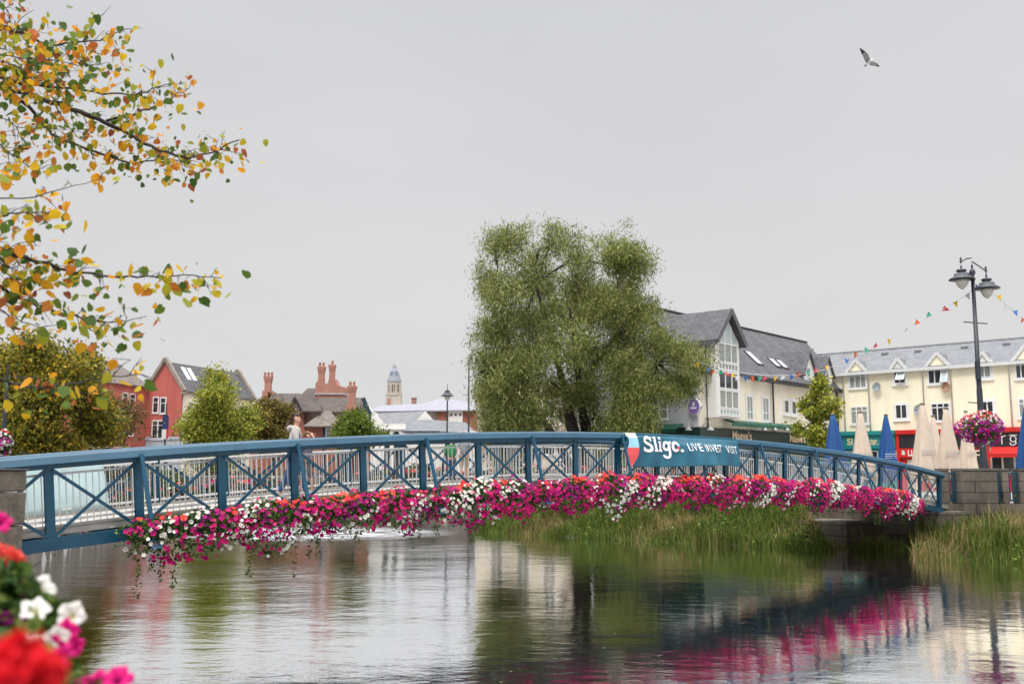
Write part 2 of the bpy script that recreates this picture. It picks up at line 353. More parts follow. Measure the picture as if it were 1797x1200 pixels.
cu_ = N(t, 'ShaderNodeMapRange'); cu_.inputs[1].default_value = 3.0; cu_.inputs[2].default_value = -4.0; cu_.inputs[3].default_value = .85; cu_.inputs[4].default_value = 1.55; t.links.new(sx0.outputs['X'], cu_.inputs[0]); hgt = mathn('MULTIPLY', hgt, cu_.outputs[0])
# broken water of the weir under and beyond the bridge
sx = N(t, 'ShaderNodeSeparateXYZ'); t.links.new(tcw.outputs['Object'], sx.inputs[0])
fy = mathn('MULTIPLY', mathn('SUBTRACT', sx.outputs['Y'], 49.5), .16); fx = mathn('MULTIPLY', mathn('ADD', sx.outputs['X'], 10.5), .12)
band = mathn('SUBTRACT', 1.0, mathn('ADD', mathn('MULTIPLY', fy, fy), mathn('MULTIPLY', fx, fx)), True)
f1 = noise(1.1, 6, (.5, 2.6, 1), .7)
foam_sparkle = mathn('MULTIPLY', mathn('MULTIPLY', band, 1.6, True), mathn('MULTIPLY', mathn('SUBTRACT', f1, .43), 7, True), True)
vo = N(t, 'ShaderNodeTexVoronoi'); vo.inputs['Scale'].default_value = 2.6; t.links.new(tcw.outputs['Object'], vo.inputs[0])
spk = mathn('MULTIPLY', mathn('LESS_THAN', vo.outputs['Distance'], .05), mathn('GREATER_THAN', n2, .44))  # water sparkle painted as small white specks in the base colour
foam_sparkle = mathn('MAXIMUM', foam_sparkle, mathn('MULTIPLY', spk, .55))  # one mask for real foam and the painted sparkle
mx = N(t, 'ShaderNodeMix', data_type='RGBA'); mx.inputs[6].default_value = (.012, .011, .006, 1); mx.inputs[7].default_value = (.75, .77, .80, 1)
t.links.new(foam_sparkle, mx.inputs[0]); t.links.new(mx.outputs[2], b.inputs['Base Color'])
rg = N(t, 'ShaderNodeMapRange'); rg.inputs[3].default_value = .04; rg.inputs[4].default_value = .6; t.links.new(foam_sparkle, rg.inputs[0]); t.links.new(rg.outputs[0], b.inputs['Roughness'])
hgt = mathn('ADD', hgt, mathn('MULTIPLY', foam_sparkle, .05))
bp = N(t, 'ShaderNodeBump'); bp.inputs['Strength'].default_value = .26; bp.inputs['Distance'].default_value = 1.0
t.links.new(hgt, bp.inputs['Height']); t.links.new(bp.outputs[0], b.inputs['Normal'])
fr = N(t, 'ShaderNodeFresnel'); fr.inputs['IOR'].default_value = 1.33; t.links.new(bp.outputs[0], fr.inputs['Normal'])
gl_ = N(t, 'ShaderNodeBsdfGlossy'); gl_.inputs['Color'].default_value = (.97, .985, 1, 1); gl_.inputs['Roughness'].default_value = .03; t.links.new(bp.outputs[0], gl_.inputs['Normal'])
ms_ = N(t, 'ShaderNodeMixShader'); t.links.new(mathn('MULTIPLY', mathn('MINIMUM', mathn('MULTIPLY', fr.outputs[0], 3.0), .97), mathn('SUBTRACT', 1.0, foam_sparkle)), ms_.inputs[0]); t.links.new(b.outputs[0], ms_.inputs[1]); t.links.new(gl_.outputs[0], ms_.inputs[2]); t.links.new(ms_.outputs[0], t.nodes['Material Output'].inputs[0])
mb = MB(); mb.face([(-200, -200, 0), (300, -200, 0), (300, 125, 0), (-200, 125, 0)]); w = mb.build('river', wm); tagit(w, kind='structure')
# ------------------------------------------------------------------ grass on the banks
def scatter(n, x0, x1, y0, y1, test):
    out = []; c = 0
    while c < n:
        X = rng.uniform(x0, x1, n*2); Y = rng.uniform(y0, y1, n*2); Z_, D_, N_ = landz(X, Y); k = N_ & test(X, Y, D_)
        out.append(np.stack([X, Y, Z_], 1)[k]); c += k.sum()
    return np.concatenate(out)[:n]
def blades(name, P, h, m, label, w=.022, lean=.6, cat='grass'):
    n = len(P); h = h*rng.uniform(.45, 1.25, n)*(1+.28*np.sin(P[:, 0]*1.9+P[:, 1]*1.3)+.22*np.sin(P[:, 0]*.8-P[:, 1]*2.7+1)); az = rng.uniform(0, 2*np.pi, n); ln = rng.uniform(.05, 1, n)*lean*h
    dx = np.cos(az)*ln; dy = np.sin(az)*ln; az2 = rng.uniform(0, 2*np.pi, n); wx = np.cos(az2)*w/2; wy = np.sin(az2)*w/2
    V = np.zeros((n, 5, 3)); V[:, 0] = P; V[:, 1] = P; V[:, 0, 0] -= wx; V[:, 0, 1] -= wy; V[:, 1, 0] += wx; V[:, 1, 1] += wy
    M = P+np.stack([dx*.35, dy*.35, h*.6], 1); V[:, 2] = M; V[:, 3] = M; V[:, 2, 0] += wx*.8; V[:, 2, 1] += wy*.8; V[:, 3, 0] -= wx*.8; V[:, 3, 1] -= wy*.8
    V[:, 4] = P+np.stack([dx, dy, h*(1-.25*rng.uniform(0, 1, n))], 1)
    i = np.arange(n)[:, None]*5; F = np.concatenate([i+np.array([[0, 1, 2]]), i+np.array([[0, 2, 3]]), i+np.array([[3, 2, 4]])])
    V[:, :2, 2] -= .06
    o = npmesh(name, V.reshape(-1, 3), F, m); return tagit(o, label, cat, kind='stuff')
greeng = mat('green_grass', (0, 0, 0), .6, var=.3, vscale=.8, transl=.25, island=[(0, (.04, .075, .012)), (.5, (.085, .13, .02)), (.8, (.15, .19, .03)), (1, (.25, .24, .06))])
strawg = mat('straw_grass', (0, 0, 0), .7, var=.3, vscale=.8, transl=.2, island=[(0, (.08, .07, .02)), (.4, (.19, .145, .055)), (.8, (.34, .25, .11)), (1, (.46, .36, .19))])
weedm = mat('weed_leaves', (0, 0, 0), .6, var=.25, transl=.3, island=[(0, (.035, .07, .012)), (.6, (.08, .14, .02)), (1, (.18, .24, .04))])
A_ = scatter(60000, -5, 15, 36, 58, lambda X, Y, D: (D > .3+.25*np.sin(X*1.9+Y)) & (D < 8) & (X < 13.2))
wob = np.sin(A_[:, 0]*1.1)+np.sin(A_[:, 1]*1.7+1)+rng.normal(size=len(A_))*.9; k = wob < 1.25
blades('bank_grass', A_[k], .46, greeng, 'long green grass along the river bank left of the stone wall', .028)
blades('dry_bank_grass', A_[~k], .58, strawg, 'dry straw coloured grass leaning over the bank beneath the bridge flowers', .022, .6)
B_ = scatter(34000, 13, 30, 29, 40.2, lambda X, Y, D: (D > .25+.25*np.sin(X*2.1)) & (D < 9) & (X > 13.3))
wob = np.sin(B_[:, 0]*1.3+2)+np.sin(B_[:, 1]*1.1)+rng.normal(size=len(B_))*.9; k = wob < .8
blades('bank_grass', B_[k], .72, greeng, 'tall green grass below the stone quay wall at the right', .026)
blades('dry_bank_grass', B_[~k], .98, strawg, 'dry seeding grass and reeds at the foot of the right stone wall', .022, .5)
C_ = scatter(15000, -5, 26, 31, 58, lambda X, Y, D: (D > .1) & (D < 6)); C_ = C_[(np.sin(C_[:, 0]*2.3)+np.sin(C_[:, 1]*1.9+2)) > .3]
C_[:, 2] += rng.uniform(.05, .75, len(C_)); o = leaves('bank_weeds', C_, .16, weedm, None, aspect=.5); tagit(o, 'low broad leaved weeds growing among the bank grass', 'weeds', kind='stuff')
# ------------------------------------------------------------------ walls
def wallrun(name, pts, z0, z1, th, m, label, cat='wall', cap=.0, gaps=()):
    t_ = thing(name, (pts[0][0], pts[0][1], z0), label, cat)
    mb = MB(); cp = MB()
    for (x0, y0), (x1, y1) in zip(pts[:-1], pts[1:]):
        mb.beam((x0, y0, (z0+z1)/2), (x1, y1, (z0+z1)/2), th, z1-z0)
        if cap: cp.beam((x0, y0, z1+cap/2+.002), (x1, y1, z1+cap/2+.002), th+.1, cap)
    mb.build('masonry', m, t_)
    if cap: cp.build('coping', conc, t_)
    return t_
conc = mat('concrete', (.30, .285, .26), .85, var=.2, vscale=1.2, bump=.3)
lichen = mat('weathered_coping', (.13, .115, .10), .95, var=.5, vscale=5, bump=.8, bscale=25)
wallrun('quay_wall', [(-1.35, .7), (-9.0, 15.0)], -1, 2.55, .5, stone, 'dark stone quay wall on the near bank leading to the bridge end', cap=.12)
wallrun('quay_wall', [(-9.75, 17.2), (-14.8, 30), (-19.3, 45), (-23.3, 60), (-26.3, 72), (-60, 92.4)], -1, 2.3, .5, stone, 'stone quay wall along the left bank under the autumn trees', cap=.12)
wallrun('quay_wall', [(-60, 105.3), (-30, 84.3), (-8, 74.3), (-2.5, 62)], -1, 2.5, .5, stone, 'far stone river wall in front of the brown roofed houses', cap=.12)
# left pillar at the bridge end
pl = thing('stone_pillar', (-8.75, 15.3, 0), 'weathered grey stone pillar at the near left end of the bridge', 'pillar')
mb = MB(); zz = 0.4
for i_, hh in enumerate((.62, .62, .52, .52, .34)):
    e_ = .012*(i_ % 2); mb.box(-9.55-e_, -7.75+.03*0+e_, 14.55-e_, 16.05+e_, zz, zz+hh-.015); zz += hh
bl = mb.build('masonry', mat('pillar_stone', (.13, .105, .082), .95, var=.35, vscale=3, bump=.9, bscale=14), pl)
mb = MB(); mb.box(-9.58, -7.72, 14.52, 16.08, zz-.005, 3.03); mb.build('coping', lichen, pl)
for o_ in pl.children:
    bv = o_.modifiers.new('bevel', 'BEVEL'); bv.width = .03; bv.segments = 2
# right quay wall with slots
wq = thing('stone_quay_wall', (17.4, 40.4, 0), 'tall brown stone quay wall with slots and blue railings at the right', 'wall')
def wx(px): return ray(px, 826).x/ray(px, 826).y*40.4
edges = [(1652, 1664.5, 0), (1679.5, 1739, -.45), (1758, 1769, 0), (1788, 1900, 0)]
mb = MB()
for a_, b_, off in edges: mb.box(wx(a_), wx(b_), 40.4+off, 41.0, 1.68, 3.02)
mb.box(wx(1652), wx(1679.5)+.002, 40.4, 41.0, -.5, 1.68); mb.box(wx(1679.5)+.01, wx(1739), 39.95, 41.0, -.5, 1.68); mb.box(wx(1739)+.003, wx(1900), 40.4, 41.0, -.5, 1.68)
mb.build('masonry', stone, wq)
mb = MB()
for a_, b_, off in edges: mb.box(wx(a_)-.01, wx(b_)+.01, 40.36+off, 41.04, 3.022, 3.10)
mb.build('coping', lichen, wq)
for a_, b_ in ((1664.5, 1679.5), (1739, 1758), (1769, 1788)):
    mb = MB(); xa, xb = wx(a_)+.02, wx(b_)-.02
    mb.box(xa, xb, 40.55, 40.61, 2.88, 2.95); mb.box(xa, xb, 40.55, 40.61, 1.78, 1.85)
    n_ = 4
    for i_ in range(n_+1):
        x_ = xa+(xb-xa)*i_/n_; mb.box(x_-.018, x_+.018, 40.562, 40.598, 1.85, 2.88)
    mb.build('railing', blue, wq)
# abutment under the bridge end
ab = thing('bridge_abutment', (15, 41, 0), 'dark concrete abutment below the far right end of the bridge', 'abutment')
# ================================================================== footbridge
TH = math.radians(47.42); BD = Vector((math.sin(TH), math.cos(TH), 0)); BN = Vector((-BD.y, BD.x, 0)); P0 = Vector((-7.917, 16.92, 0))
PC = [-1.0932708183219774e-05, -0.002662626483878196, 0.09350833937127057, 0.2555797799141949]
def bh(s): return 3+((PC[0]*s+PC[1])*s+PC[2])*s+PC[3]
def bm_(s): return (3*PC[0]*s+2*PC[1])*s+PC[2]
def BP(s, off, drop):
    m = bm_(s); k = 1/math.sqrt(1+m*m); p = P0+BD*(s+m*k*drop)+BN*off; p.z = bh(s)-k*drop; return p
def onbridge(px, py, off=0):
    r = ray(px, py); q = P0+BN*off; tt = (q.dot(BN))/(r.dot(BN)); P = r*tt
    return (P-q).dot(BD), P.z+CZ
SK = [0.08, 1.61, 3.21, 4.78, 6.44, 8.03, 9.68, 11.29, 12.97, 14.62, 16.24, 17.87, 19.5, 21.12, 22.74, 24.31, 25.88, 27.47, 29.02, 30.57, 32.12, 33.69]
SKF = [-1.5]+SK
WID = 3.0; DECK = 1.24
br = thing('footbridge', (-7.917, 16.92, 1.6), 'arched blue steel footbridge with crossed lattice sides and white railing bars over the river', 'footbridge')
def sweep(off_drop, s0, s1, n=70, flip=False):
    mb = MB(); k = len(off_drop); rings = []
    for i in range(n+1):
        s = s0+(s1-s0)*i/n; mb.v += [tuple(BP(s, o, d)) for o, d in off_drop]
    for i in range(n):
        for j in range(k):
            a, b_ = i*k+j, i*k+(j+1) % k; mb.f.append((a, b_, b_+k, a+k) if flip else (a, a+k, b_+k, b_)); mb.mi.append(0)
    mb.f.append(tuple(range(k)) if flip else tuple(range(k))[::-1]); mb.f.append(tuple(n*k+j for j in range(k))[::-1] if flip else tuple(n*k+j for j in range(k))); mb.mi += [0, 0]
    return mb
S0, S1 = -1.6, 34.0
def rails(off, sg):                                        # sg -1: outer side faces the camera
    prof = [(0.02, 0), (.075, .035), (.135, .145), (.135, .158), (.06, .162), (.06, .235), (-.06, .235), (-.06, .162), (-.135, .158), (-.135, .145), (-.075, .035), (-.02, 0)]
    sweep([(off+a*1.0, d) for a, d in prof], S0, S1).build('top_rail', blue, br)
    sweep([(off-.07, 1.385), (off+.07, 1.385), (off+.07, 1.60), (off-.07, 1.60)], S0, S1).build('bottom_chord', blue, br)
rails(0, -1); rails(WID, 1)
sweep([(.10, DECK), (WID-.10, DECK), (WID-.10, DECK+.12), (.10, DECK+.12)], S0-1.2, S1+.8).build('deck', mat('deck_concrete', (.34, .32, .29), .85, var=.15, vscale=3, bump=.2), br)
for o_ in (.13, WID-.13):
    sweep([(o_-.045, DECK-.05), (o_+.045, DECK-.05), (o_+.045, DECK-.004), (o_-.045, DECK-.004)], S0, S1).build('kerb', conc, br)
mb = MB()
for k, s in enumerate(SKF):
    mb.beam(BP(s, .08, 1.50), BP(s, WID-.08, 1.50), .10, .16)
for i in range(len(SKF)-1):
    mb.beam(BP(SKF[i], .2, 1.50), BP(SKF[i+1], WID-.2, 1.50), .05, .04)
mb.build('floor_beams', blue, br)
for side, (off, o_sg) in enumerate(((0, -1), (WID, 1))):
    for k, s in enumerate(SK):
        mb = MB(); up = BP(s, off, 0)-BP(s, off, 1)
        a, b_ = BP(s, off, .236), BP(s, off, 1.384)
        mb.beam(a, b_, .15, .012, BN); mb.beam(a+BN*.06, b_+BN*.06, .15, .012, BN); mb.beam(a+BN*.03, b_+BN*.03, .014, .06, BN)
        if s == SK[-1] or k == 0 and False: mb.beam(a-BN*.08, b_-BN*.08, .16, .012, BN)
        mb.build('post', blue, br)
    for i in range(len(SKF)-1):
        s0_, s1_ = SKF[i]+.05, SKF[i+1]-.05; mb = MB()
        mb.beam(BP(s0_, off-.018, .25), BP(s1_, off-.018, 1.38), .055, .03, BN); mb.beam(BP(s0_, off+.018, 1.38), BP(s1_, off+.018, .25), .055, .03, BN)
        mb.build('cross_brace', blue, br)
    inn = off+(.13 if off == 0 else -.13)
    for i in range(len(SKF)-1):
        s0_, s1_ = SKF[i]+.03, SKF[i+1]-.03; mb = MB()
        mb.beam(BP(s0_, inn, 1.12), BP(s1_, inn, 1.12), .03, .045); mb.beam(BP(s0_, inn, .33), BP(s1_, inn, .33), .03, .04)
        n_ = 13
        for j in range(n_):
            s = s0_+(s1_-s0_)*(j+.5)/n_; mb.beam(BP(s, inn, .352), BP(s, inn, 1.19), .0135, .0135, BN)
        mb.build('railing_panel', white, br)
    for k in range(1, 21, 2):
        s = SK[k]; mb = MB(); g_ = o_sg
        p_out = BP(s, off+g_*.62, 1.72)
        a = BP(s, off+g_*.15, .10); mb.beam(a, BP(s, off+g_*.60, 1.66), .075, .035, BN)
        # wedge bracket
        c0 = BP(s-.09, off+g_*.08, 1.45); c1 = BP(s+.09, off+g_*.08, 1.45); 
        q = [BP(s-.09, off+g_*.075, 1.62), BP(s+.09, off+g_*.075, 1.62), BP(s+.09, off+g_*.70, 1.74), BP(s-.09, off+g_*.70, 1.74),
             BP(s-.09, off+g_*.075, 1.47), BP(s+.09, off+g_*.075, 1.47), BP(s+.09, off+g_*.62, 1.60), BP(s-.09, off+g_*.62, 1.60)]
        mb.hexa(q); mb.build('outrigger', blue, br)
mb = MB()
c_ = P0+BD*34.4+BN*1.5
ux, uy = BD, BN
def obx(mb, c, u, v, a0, a1, b0, b1, z0, z1, mi=0):
    P = lambda a, b_, z: (c.x+u.x*a+v.x*b_, c.y+u.y*a+v.y*b_, z)
    mb.hexa([P(a0, b0, z0), P(a1, b0, z0), P(a1, b1, z0), P(a0, b1, z0), P(a0, b0, z1), P(a1, b0, z1), P(a1, b1, z1), P(a0, b1, z1)], mi)
obx(mb, c_, BD, BN, -1.0, 6, -2.2, 3.5, -.8, 1.42); obx(mb, c_, BD, BN, -3.2, -1.0, 1.2, 3.8, -.8, 1.0)
mb.build('masonry', stone, ab)
rp = MB(); obx(rp, P0, BD, BN, -8, -2.4, .1, 2.9, 1.4, bh(-2.6)-DECK+.0); r_ = rp.build('path', paving); tagit(r_, kind='structure')
# ================================================================== flower planters on the bridge
def planter(side, i, s0, s1, nb, nl):
    off = 0 if side < 0 else WID; sc = (s0+s1)/2; nn__ = 18 if side < 0 else 20; nth = ['first', 'second', 'third', 'fourth', 'fifth', 'sixth', 'seventh', 'eighth', 'ninth', 'tenth', 'eleventh', 'twelfth', 'thirteenth', 'fourteenth', 'fifteenth', 'sixteenth', 'seventeenth', 'eighteenth', 'nineteenth', 'last'][19 if i == nn__-1 else i]
    lab = f'petunia planter on the {"near" if side < 0 else "far"} side of the bridge, {nth} from the left'
    t_ = thing('flower_planter', BP(sc, off+side*.4, 1.5), lab, 'flower planter', 'planters hung along the near railing' if side < 0 else 'planters hung along the far railing')
    mb = MB(); q = []
    for d in (1.62, 1.36):
        q += [BP(s0+.1, off+side*.2, d), BP(s1-.1, off+side*.2, d), BP(s1-.1, off+side*.52, d), BP(s0+.1, off+side*.52, d)]
    mb.hexa(q); mb.build('trough', dark, t_)
    full = min(.86, .44+.04*i) if side < 0 else .6        # the left ones are looser, with more leaf
    def shell(n, out=1.0, drip=.0):
        s = rng.uniform(s0-.06, s1+.06, n)+rng.normal(size=n)*.10; a = rng.beta(1.6, 1.35, n)*2.9-.35      # angle round the trough
        lobe = .84+.13*np.cos((s-sc+.35*math.sin(i*2.7))/(s1-s0)*2*np.pi)+.09*np.sin(s*5.1+i)+.08*np.sin(s*1.27+2)
        r = .40*out*lobe*rng.uniform(.82, 1.1, n)
        o = .36+np.sin(np.clip(a, -.4, math.pi))*r*.95; d = (1.55 if side < 0 else 1.30)-np.cos(a)*r*1.05
        hang = np.clip(a-1.5, 0, 2)*.22*(.35+.75*np.cos((s-sc)/(s1-s0)*np.pi)**2)*(.6+.8*(math.sin(i*2.1)*.5+.5)); d = d+hang*(1 if side < 0 else .7)
        P = np.array([BP(float(x), off+side*float(y), float(z)) for x, y, z in zip(s, o, d)])
        nb_ = np.array(BN)*side; out_ = np.sin(a)[:, None]*nb_[None]+np.stack([np.zeros(n), np.zeros(n), np.cos(a)], 1)
        return P, out_, s, a
    P, O, s, a = shell(nl, .86); leaves('foliage', P+rng.normal(size=P.shape)*.035, .075, folmat, t_, droop=.4, aspect=.6)
    P, O, s, a = shell(nb, 1.04)
    keep = rng.uniform(size=nb) < (full*(.55+.45*np.clip(a, 0, 1.6)/1.6)+.12)
    P, O, s, a = P[keep], O[keep], s[keep], a[keep]; n = len(P)
    patch = np.sin(s*3.1+i*1.3)+np.sin(a*2+s*2.7+i*.7)+rng.normal(size=n)*.5
    pw = np.sin(s*2.9+a*2.1+i*2.9)+.5*math.sin(i*1.9)+rng.normal(size=n)*.42
    isw = pw > (.72 if i < 6 else .85); isc = (~isw) & (a < .8) & (np.sin(s*4.1+i*2.2)+rng.normal(size=n)*.45 > .25); ism = ~(isw | isc); isp = ism & (patch > 1.25); ism &= ~isp
    for nm, mk, mt, R in (('white_petunias', isw, whitep, .044), ('coral_geraniums', isc, coral, .060), ('magenta_petunias', ism, magenta, .046), ('purple_petunias', isp, purple, .040)):
        if mk.sum() < 3: continue
        dr = O[mk]+rng.normal(size=(mk.sum(), 3))*.38+np.array([[-.1, -.35, .1]])
        blooms(nm, P[mk]+O[mk]*.03, dr, R, mt, t_)
    # trailing stems
    m_ = 26
    if side < 0:
        for q_ in range(3 if i > 2 else 5):
            ss = rng.uniform(s0, s1); L_ = rng.uniform(.15, .5 if i > 1 else .8); oo = rng.uniform(.3, .6)
            base = np.array(BP(ss, -oo, 1.95)); kk = int(90*L_)+6; C = base[None]+np.stack([rng.normal(size=kk)*.035, rng.normal(size=kk)*.035, -rng.uniform(0, L_, kk)], 1)
            P = np.concatenate([P, C]) if False else P
            leaves('trailing_stem', C, .055, folmat, t_, droop=1.2, aspect=.6)
    return t_
for i in range(18):
    planter(-1, i, SK[i+1]-(.4 if i == 0 else 0), SK[i+2]+(.45 if i == 17 else 0), 430, 2000 if i < 12 else 1500)
for i in range(20):
    planter(1, i, SK[i]+.8, SK[i+1]+.8, 260, 1000)
# ================================================================== banner on the railing
bn = thing('banner', BP(17.4, -.16, .6), 'dark blue cloth banner with white lettering and a red arc hung on the bridge railing', 'banner')
bs0 = onbridge(1093, 780, -.2)[0]; bs1 = onbridge(1295, 790, -.2)[0]
def bsurf(s, v, lift=0.0):
    wv = .025*math.sin(s*5.1)+.018*math.sin(s*9.7+v*4)+.02*math.sin(s*3.3-v*5)
    o = -.085-(.105 if v > .12 else .105*max(0, (v+.0)/.12)) - .03*v + wv*min(1, v*2.0)
    if v < .16: o = min(o, -.142-.0*v if v > .10 else -.15)
    o -= (.10+.30*v)*math.exp(-((s-18.0)/1.5)**2)*min(1, max(0, (v-.1)*5))
    p = BP(s, o-lift, v); return p
def cloth(s0, s1, v0, v1, lift=0, ns=60, nv=14, sag=None, flip=False):
    mb = MB()
    for i in range(ns+1):
        for j in range(nv+1):
            s = s0+(s1-s0)*i/ns; lo = v1+(sag(s) if sag else 0); v = v0+(lo-v0)*j/nv; mb.v.append(tuple(bsurf(s, v, lift)))
    for i in range(ns):
        for j in range(nv):
            a = i*(nv+1)+j; mb.f.append((a, a+1, a+nv+2, a+nv+1)); mb.mi.append(0)
    return mb
bcloth = mat('banner_cloth', (.008, .10, .16), .55, var=.15, vscale=2)
bsag = lambda s: .05*math.sin((s-bs0)/(bs1-bs0)*5+.5)+.04*(s-bs0)/(bs1-bs0)
c = cloth(bs0+.15, bs1, .012, .86, sag=bsag, ns=170, nv=44).build('cloth', bcloth, bn, True)
sl = c.modifiers.new('thick', 'SOLIDIFY'); sl.thickness = .004; sl.offset = -1
def inkshape(name, loops, m, z=.025):
    """loops: list of polygons in (s, v) on the banner, each convex or thin strip quads"""
    mb = MB()
    for lp in loops: mb.face([bsurf(s, v, z) for s, v in lp])
    return mb.build(name, m, bn)
inkw = mat('banner_white', (.80, .80, .80), .5, var=.02)
def stroke(pts, w, W_, x0, y0, sx, sy):
    """polyline of width w in letter units, to quads mapped on the banner; letter y up"""
    out = []; pts = [Vector((p[0], p[1])) for p in pts]
    L, R = [], []
    for i, p in enumerate(pts):
        d = (pts[min(i+1, len(pts)-1)]-pts[max(i-1, 0)]).normalized(); n = Vector((-d.y, d.x))*w/2; L.append(p+n); R.append(p-n)
    for i in range(len(pts)-1):
        out.append([(x0+q.x*sx, y0-q.y*sy) for q in (R[i], R[i+1], L[i+1], L[i])])
    return out
def arc(cx, cy, rx, ry, a0, a1, n=18): return [(cx+rx*math.cos(math.radians(a0+(a1-a0)*i/n)), cy+ry*math.sin(math.radians(a0+(a1-a0)*i/n))) for i in range(n+1)]
def bez(pts, n=10):
    out = []
    for k in range(0, len(pts)-3, 3):
        p = [Vector(q) for q in pts[k:k+4]]
        for i in range(n+1):
            t_ = i/n; q = p[0]*(1-t_)**3+p[1]*3*t_*(1-t_)**2+p[2]*3*t_*t_*(1-t_)+p[3]*t_**3
            if not out or (Vector(out[-1])-q).length > 1e-4: out.append((q.x, q.y))
    return out
sS, sE = onbridge(1127, 780, -.2)[0], onbridge(1191, 785, -.2)[0]; U = (sE-sS)/3.02; VB = .50; HU = .40
def word():
    o = []; w = .20
    st = lambda pts, ww=w: o.extend(stroke(pts, ww, 0, sS, VB, U, HU))
    st(bez([(.58, .86), (.5, 1.0), (.12, 1.02), (.12, .76), (.12, .5), (.62, .55), (.62, .27), (.62, -.02), (.2, .0), (.08, .16)]))          # S
    st([(.60, .98), (.60, .70)], .13); st([(.07, .30), (.07, .02)], .13)
    st([(.80, .96), (1.0, .96)], .13); st([(.96, 1.02), (.96, .05)]); st([(.78, .06), (1.14, .06)], .13)                                   # l
    st([(1.22, .66), (1.40, .66)], .13); st([(1.36, .72), (1.36, .05)]); st([(1.20, .06), (1.54, .06)], .13); st([(1.36, .84), (1.36, 1.02)], .2)  # i
    st(arc(1.84, .40, .18, .26, 0, 360, 26), .17); st([(2.05, .68), (2.05, -.15)], .17); st([(2.0, .66), (2.20, .66)], .12)                       # g
    st(bez([(2.05, -.12), (2.05, -.48), (1.62, -.46), (1.62, -.22)]), .17)
    st(arc(2.48, .37, .20, .28, 40, 320, 26), .19)                                                                                          # o
    st(arc(2.90, .10, .05, .05, 0, 360, 12), .11)
    return o
inkshape('lettering', word(), inkw)
inkshape('lettering', stroke(arc(2.48, .37, .20, .28, 5, 42, 5), .19, 0, sS, VB, U, HU), mat('ink_pale_blue', (.35, .68, .80), .5, var=0))
inkshape('lettering', stroke(arc(2.48, .37, .20, .28, -42, 4, 5), .19, 0, sS, VB, U, HU), mat('ink_red', (.72, .05, .07), .5, var=0))
# emblem: pale blue ring segment above a red one
def emb(a0, a1, n, m, r0, r1, r2=None):
    e0 = onbridge(1094, 780, -.2)[0]; lp = []
    for i in range(n):
        q0 = i/n; q1 = (i+1)/n
        def xs(v, k): return e0+(.0+.42*math.sin(min(1, (v+.12)/.9)*math.pi*.5)**.9*0)+k
        v0 = a0+(a1-a0)*q0; v1 = a0+(a1-a0)*q1
        l = lambda v: e0+r0+ .22*math.sin(max(0, min(1, (v-.0)/.75))*math.pi)-.02 if r2 is None else 0
        rgt = lambda v: e0+r1+.10*math.sin((v+.1)/1.0*math.pi)-(.0 if v < .6 else .9*(v-.6)**1.3)
        lft = lambda v: e0+r0+.20*math.sin(min(1, max(0, (v+.1)/.7))*math.pi)+(.0 if v < .6 else .75*(v-.6)**1.1)
        lp.append([(lft(v0), v0), (lft(v1), v1), (rgt(v1), v1), (rgt(v0), v0)])
    mb = MB()
    for q in lp: mb.face([bsurf(s, v, .02) for s, v in q])
    return mb.build('emblem', m, bn)
emb(.0, .13, 6, mat('ink_cream', (.74, .78, .66), .5, var=0), .0, .50); emb(.13, .40, 10, MATS['ink_pale_blue'], .0, .50); emb(.40, .90, 14, mat('ink_coral', (.80, .09, .10), .5, var=0), .0, .50)
def textmesh(body, name, m, parent, mapper, bold=0, spc=1.0):
    cu = bpy.data.curves.new('text', 'FONT'); cu.body = body; cu.offset = bold; cu.space_character = spc; cu.resolution_u = 3
    o = bpy.data.objects.new('text', cu); SC.collection.objects.link(o)
    dg = bpy.context.evaluated_depsgraph_get(); me0 = bpy.data.meshes.new_from_object(o.evaluated_get(dg))
    V = [v.co.copy() for v in me0.vertices]; F = [tuple(p.vertices) for p in me0.polygons]
    bpy.data.objects.remove(o); bpy.data.curves.remove(cu)
    x0 = min(v.x for v in V); x1 = max(v.x for v in V); y0 = min(v.y for v in V); y1 = max(v.y for v in V)
    mb = MB(); mb.v = [tuple(mapper((v.x-x0)/(x1-x0), (v.y-y0)/(y1-y0))) for v in V]; mb.f = F; mb.mi = [0]*len(F)
    bpy.data.meshes.remove(me0); return mb.build(name, m, parent)
for wd, x0_, x1_, v0_ in (('LIVE', 1198, 1222, .46), ('INVEST', 1227.5, 1259, .47), ('VISIT', 1266.5, 1288, .48)):
    a_ = onbridge(x0_, 787, -.2)[0]; b2_ = onbridge(x1_, 789, -.2)[0]
    textmesh(wd, 'lettering', inkw, bn, lambda u, v, a_=a_, b2_=b2_, v0_=v0_: bsurf(a_+(b2_-a_)*u, v0_-.22*v, .035), 0, 1.12)
# pale sheet on the far railing
ts0 = onbridge(30, 860, WID-.2)[0]; ts1 = onbridge(176, 870, WID-.2)[0]
tm = mat('sheet_cloth', (.48, .62, .64), .6, var=.12, vscale=1.5)
mb = MB(); nn_ = 30
for i in range(nn_+1):
    for j in range(9):
        s = ts0+(ts1-ts0)*i/nn_; v = .22+.97*j/8; mb.v.append(tuple(BP(s+(.12*(j/8) if i == nn_ else 0), WID-.17+.02*math.sin(s*6)+.01*math.sin(j), v)))
for i in range(nn_):
    for j in range(8): a = i*9+j; mb.f.append((a, a+1, a+10, a+9)); mb.mi.append(0)
sh = mb.build('cloth_sheet', tm, None, True); tagit(sh, 'pale turquoise cloth sheet tied along the far railing at the left end', 'banner')
sh.modifiers.new('thick', 'SOLIDIFY').thickness = .006
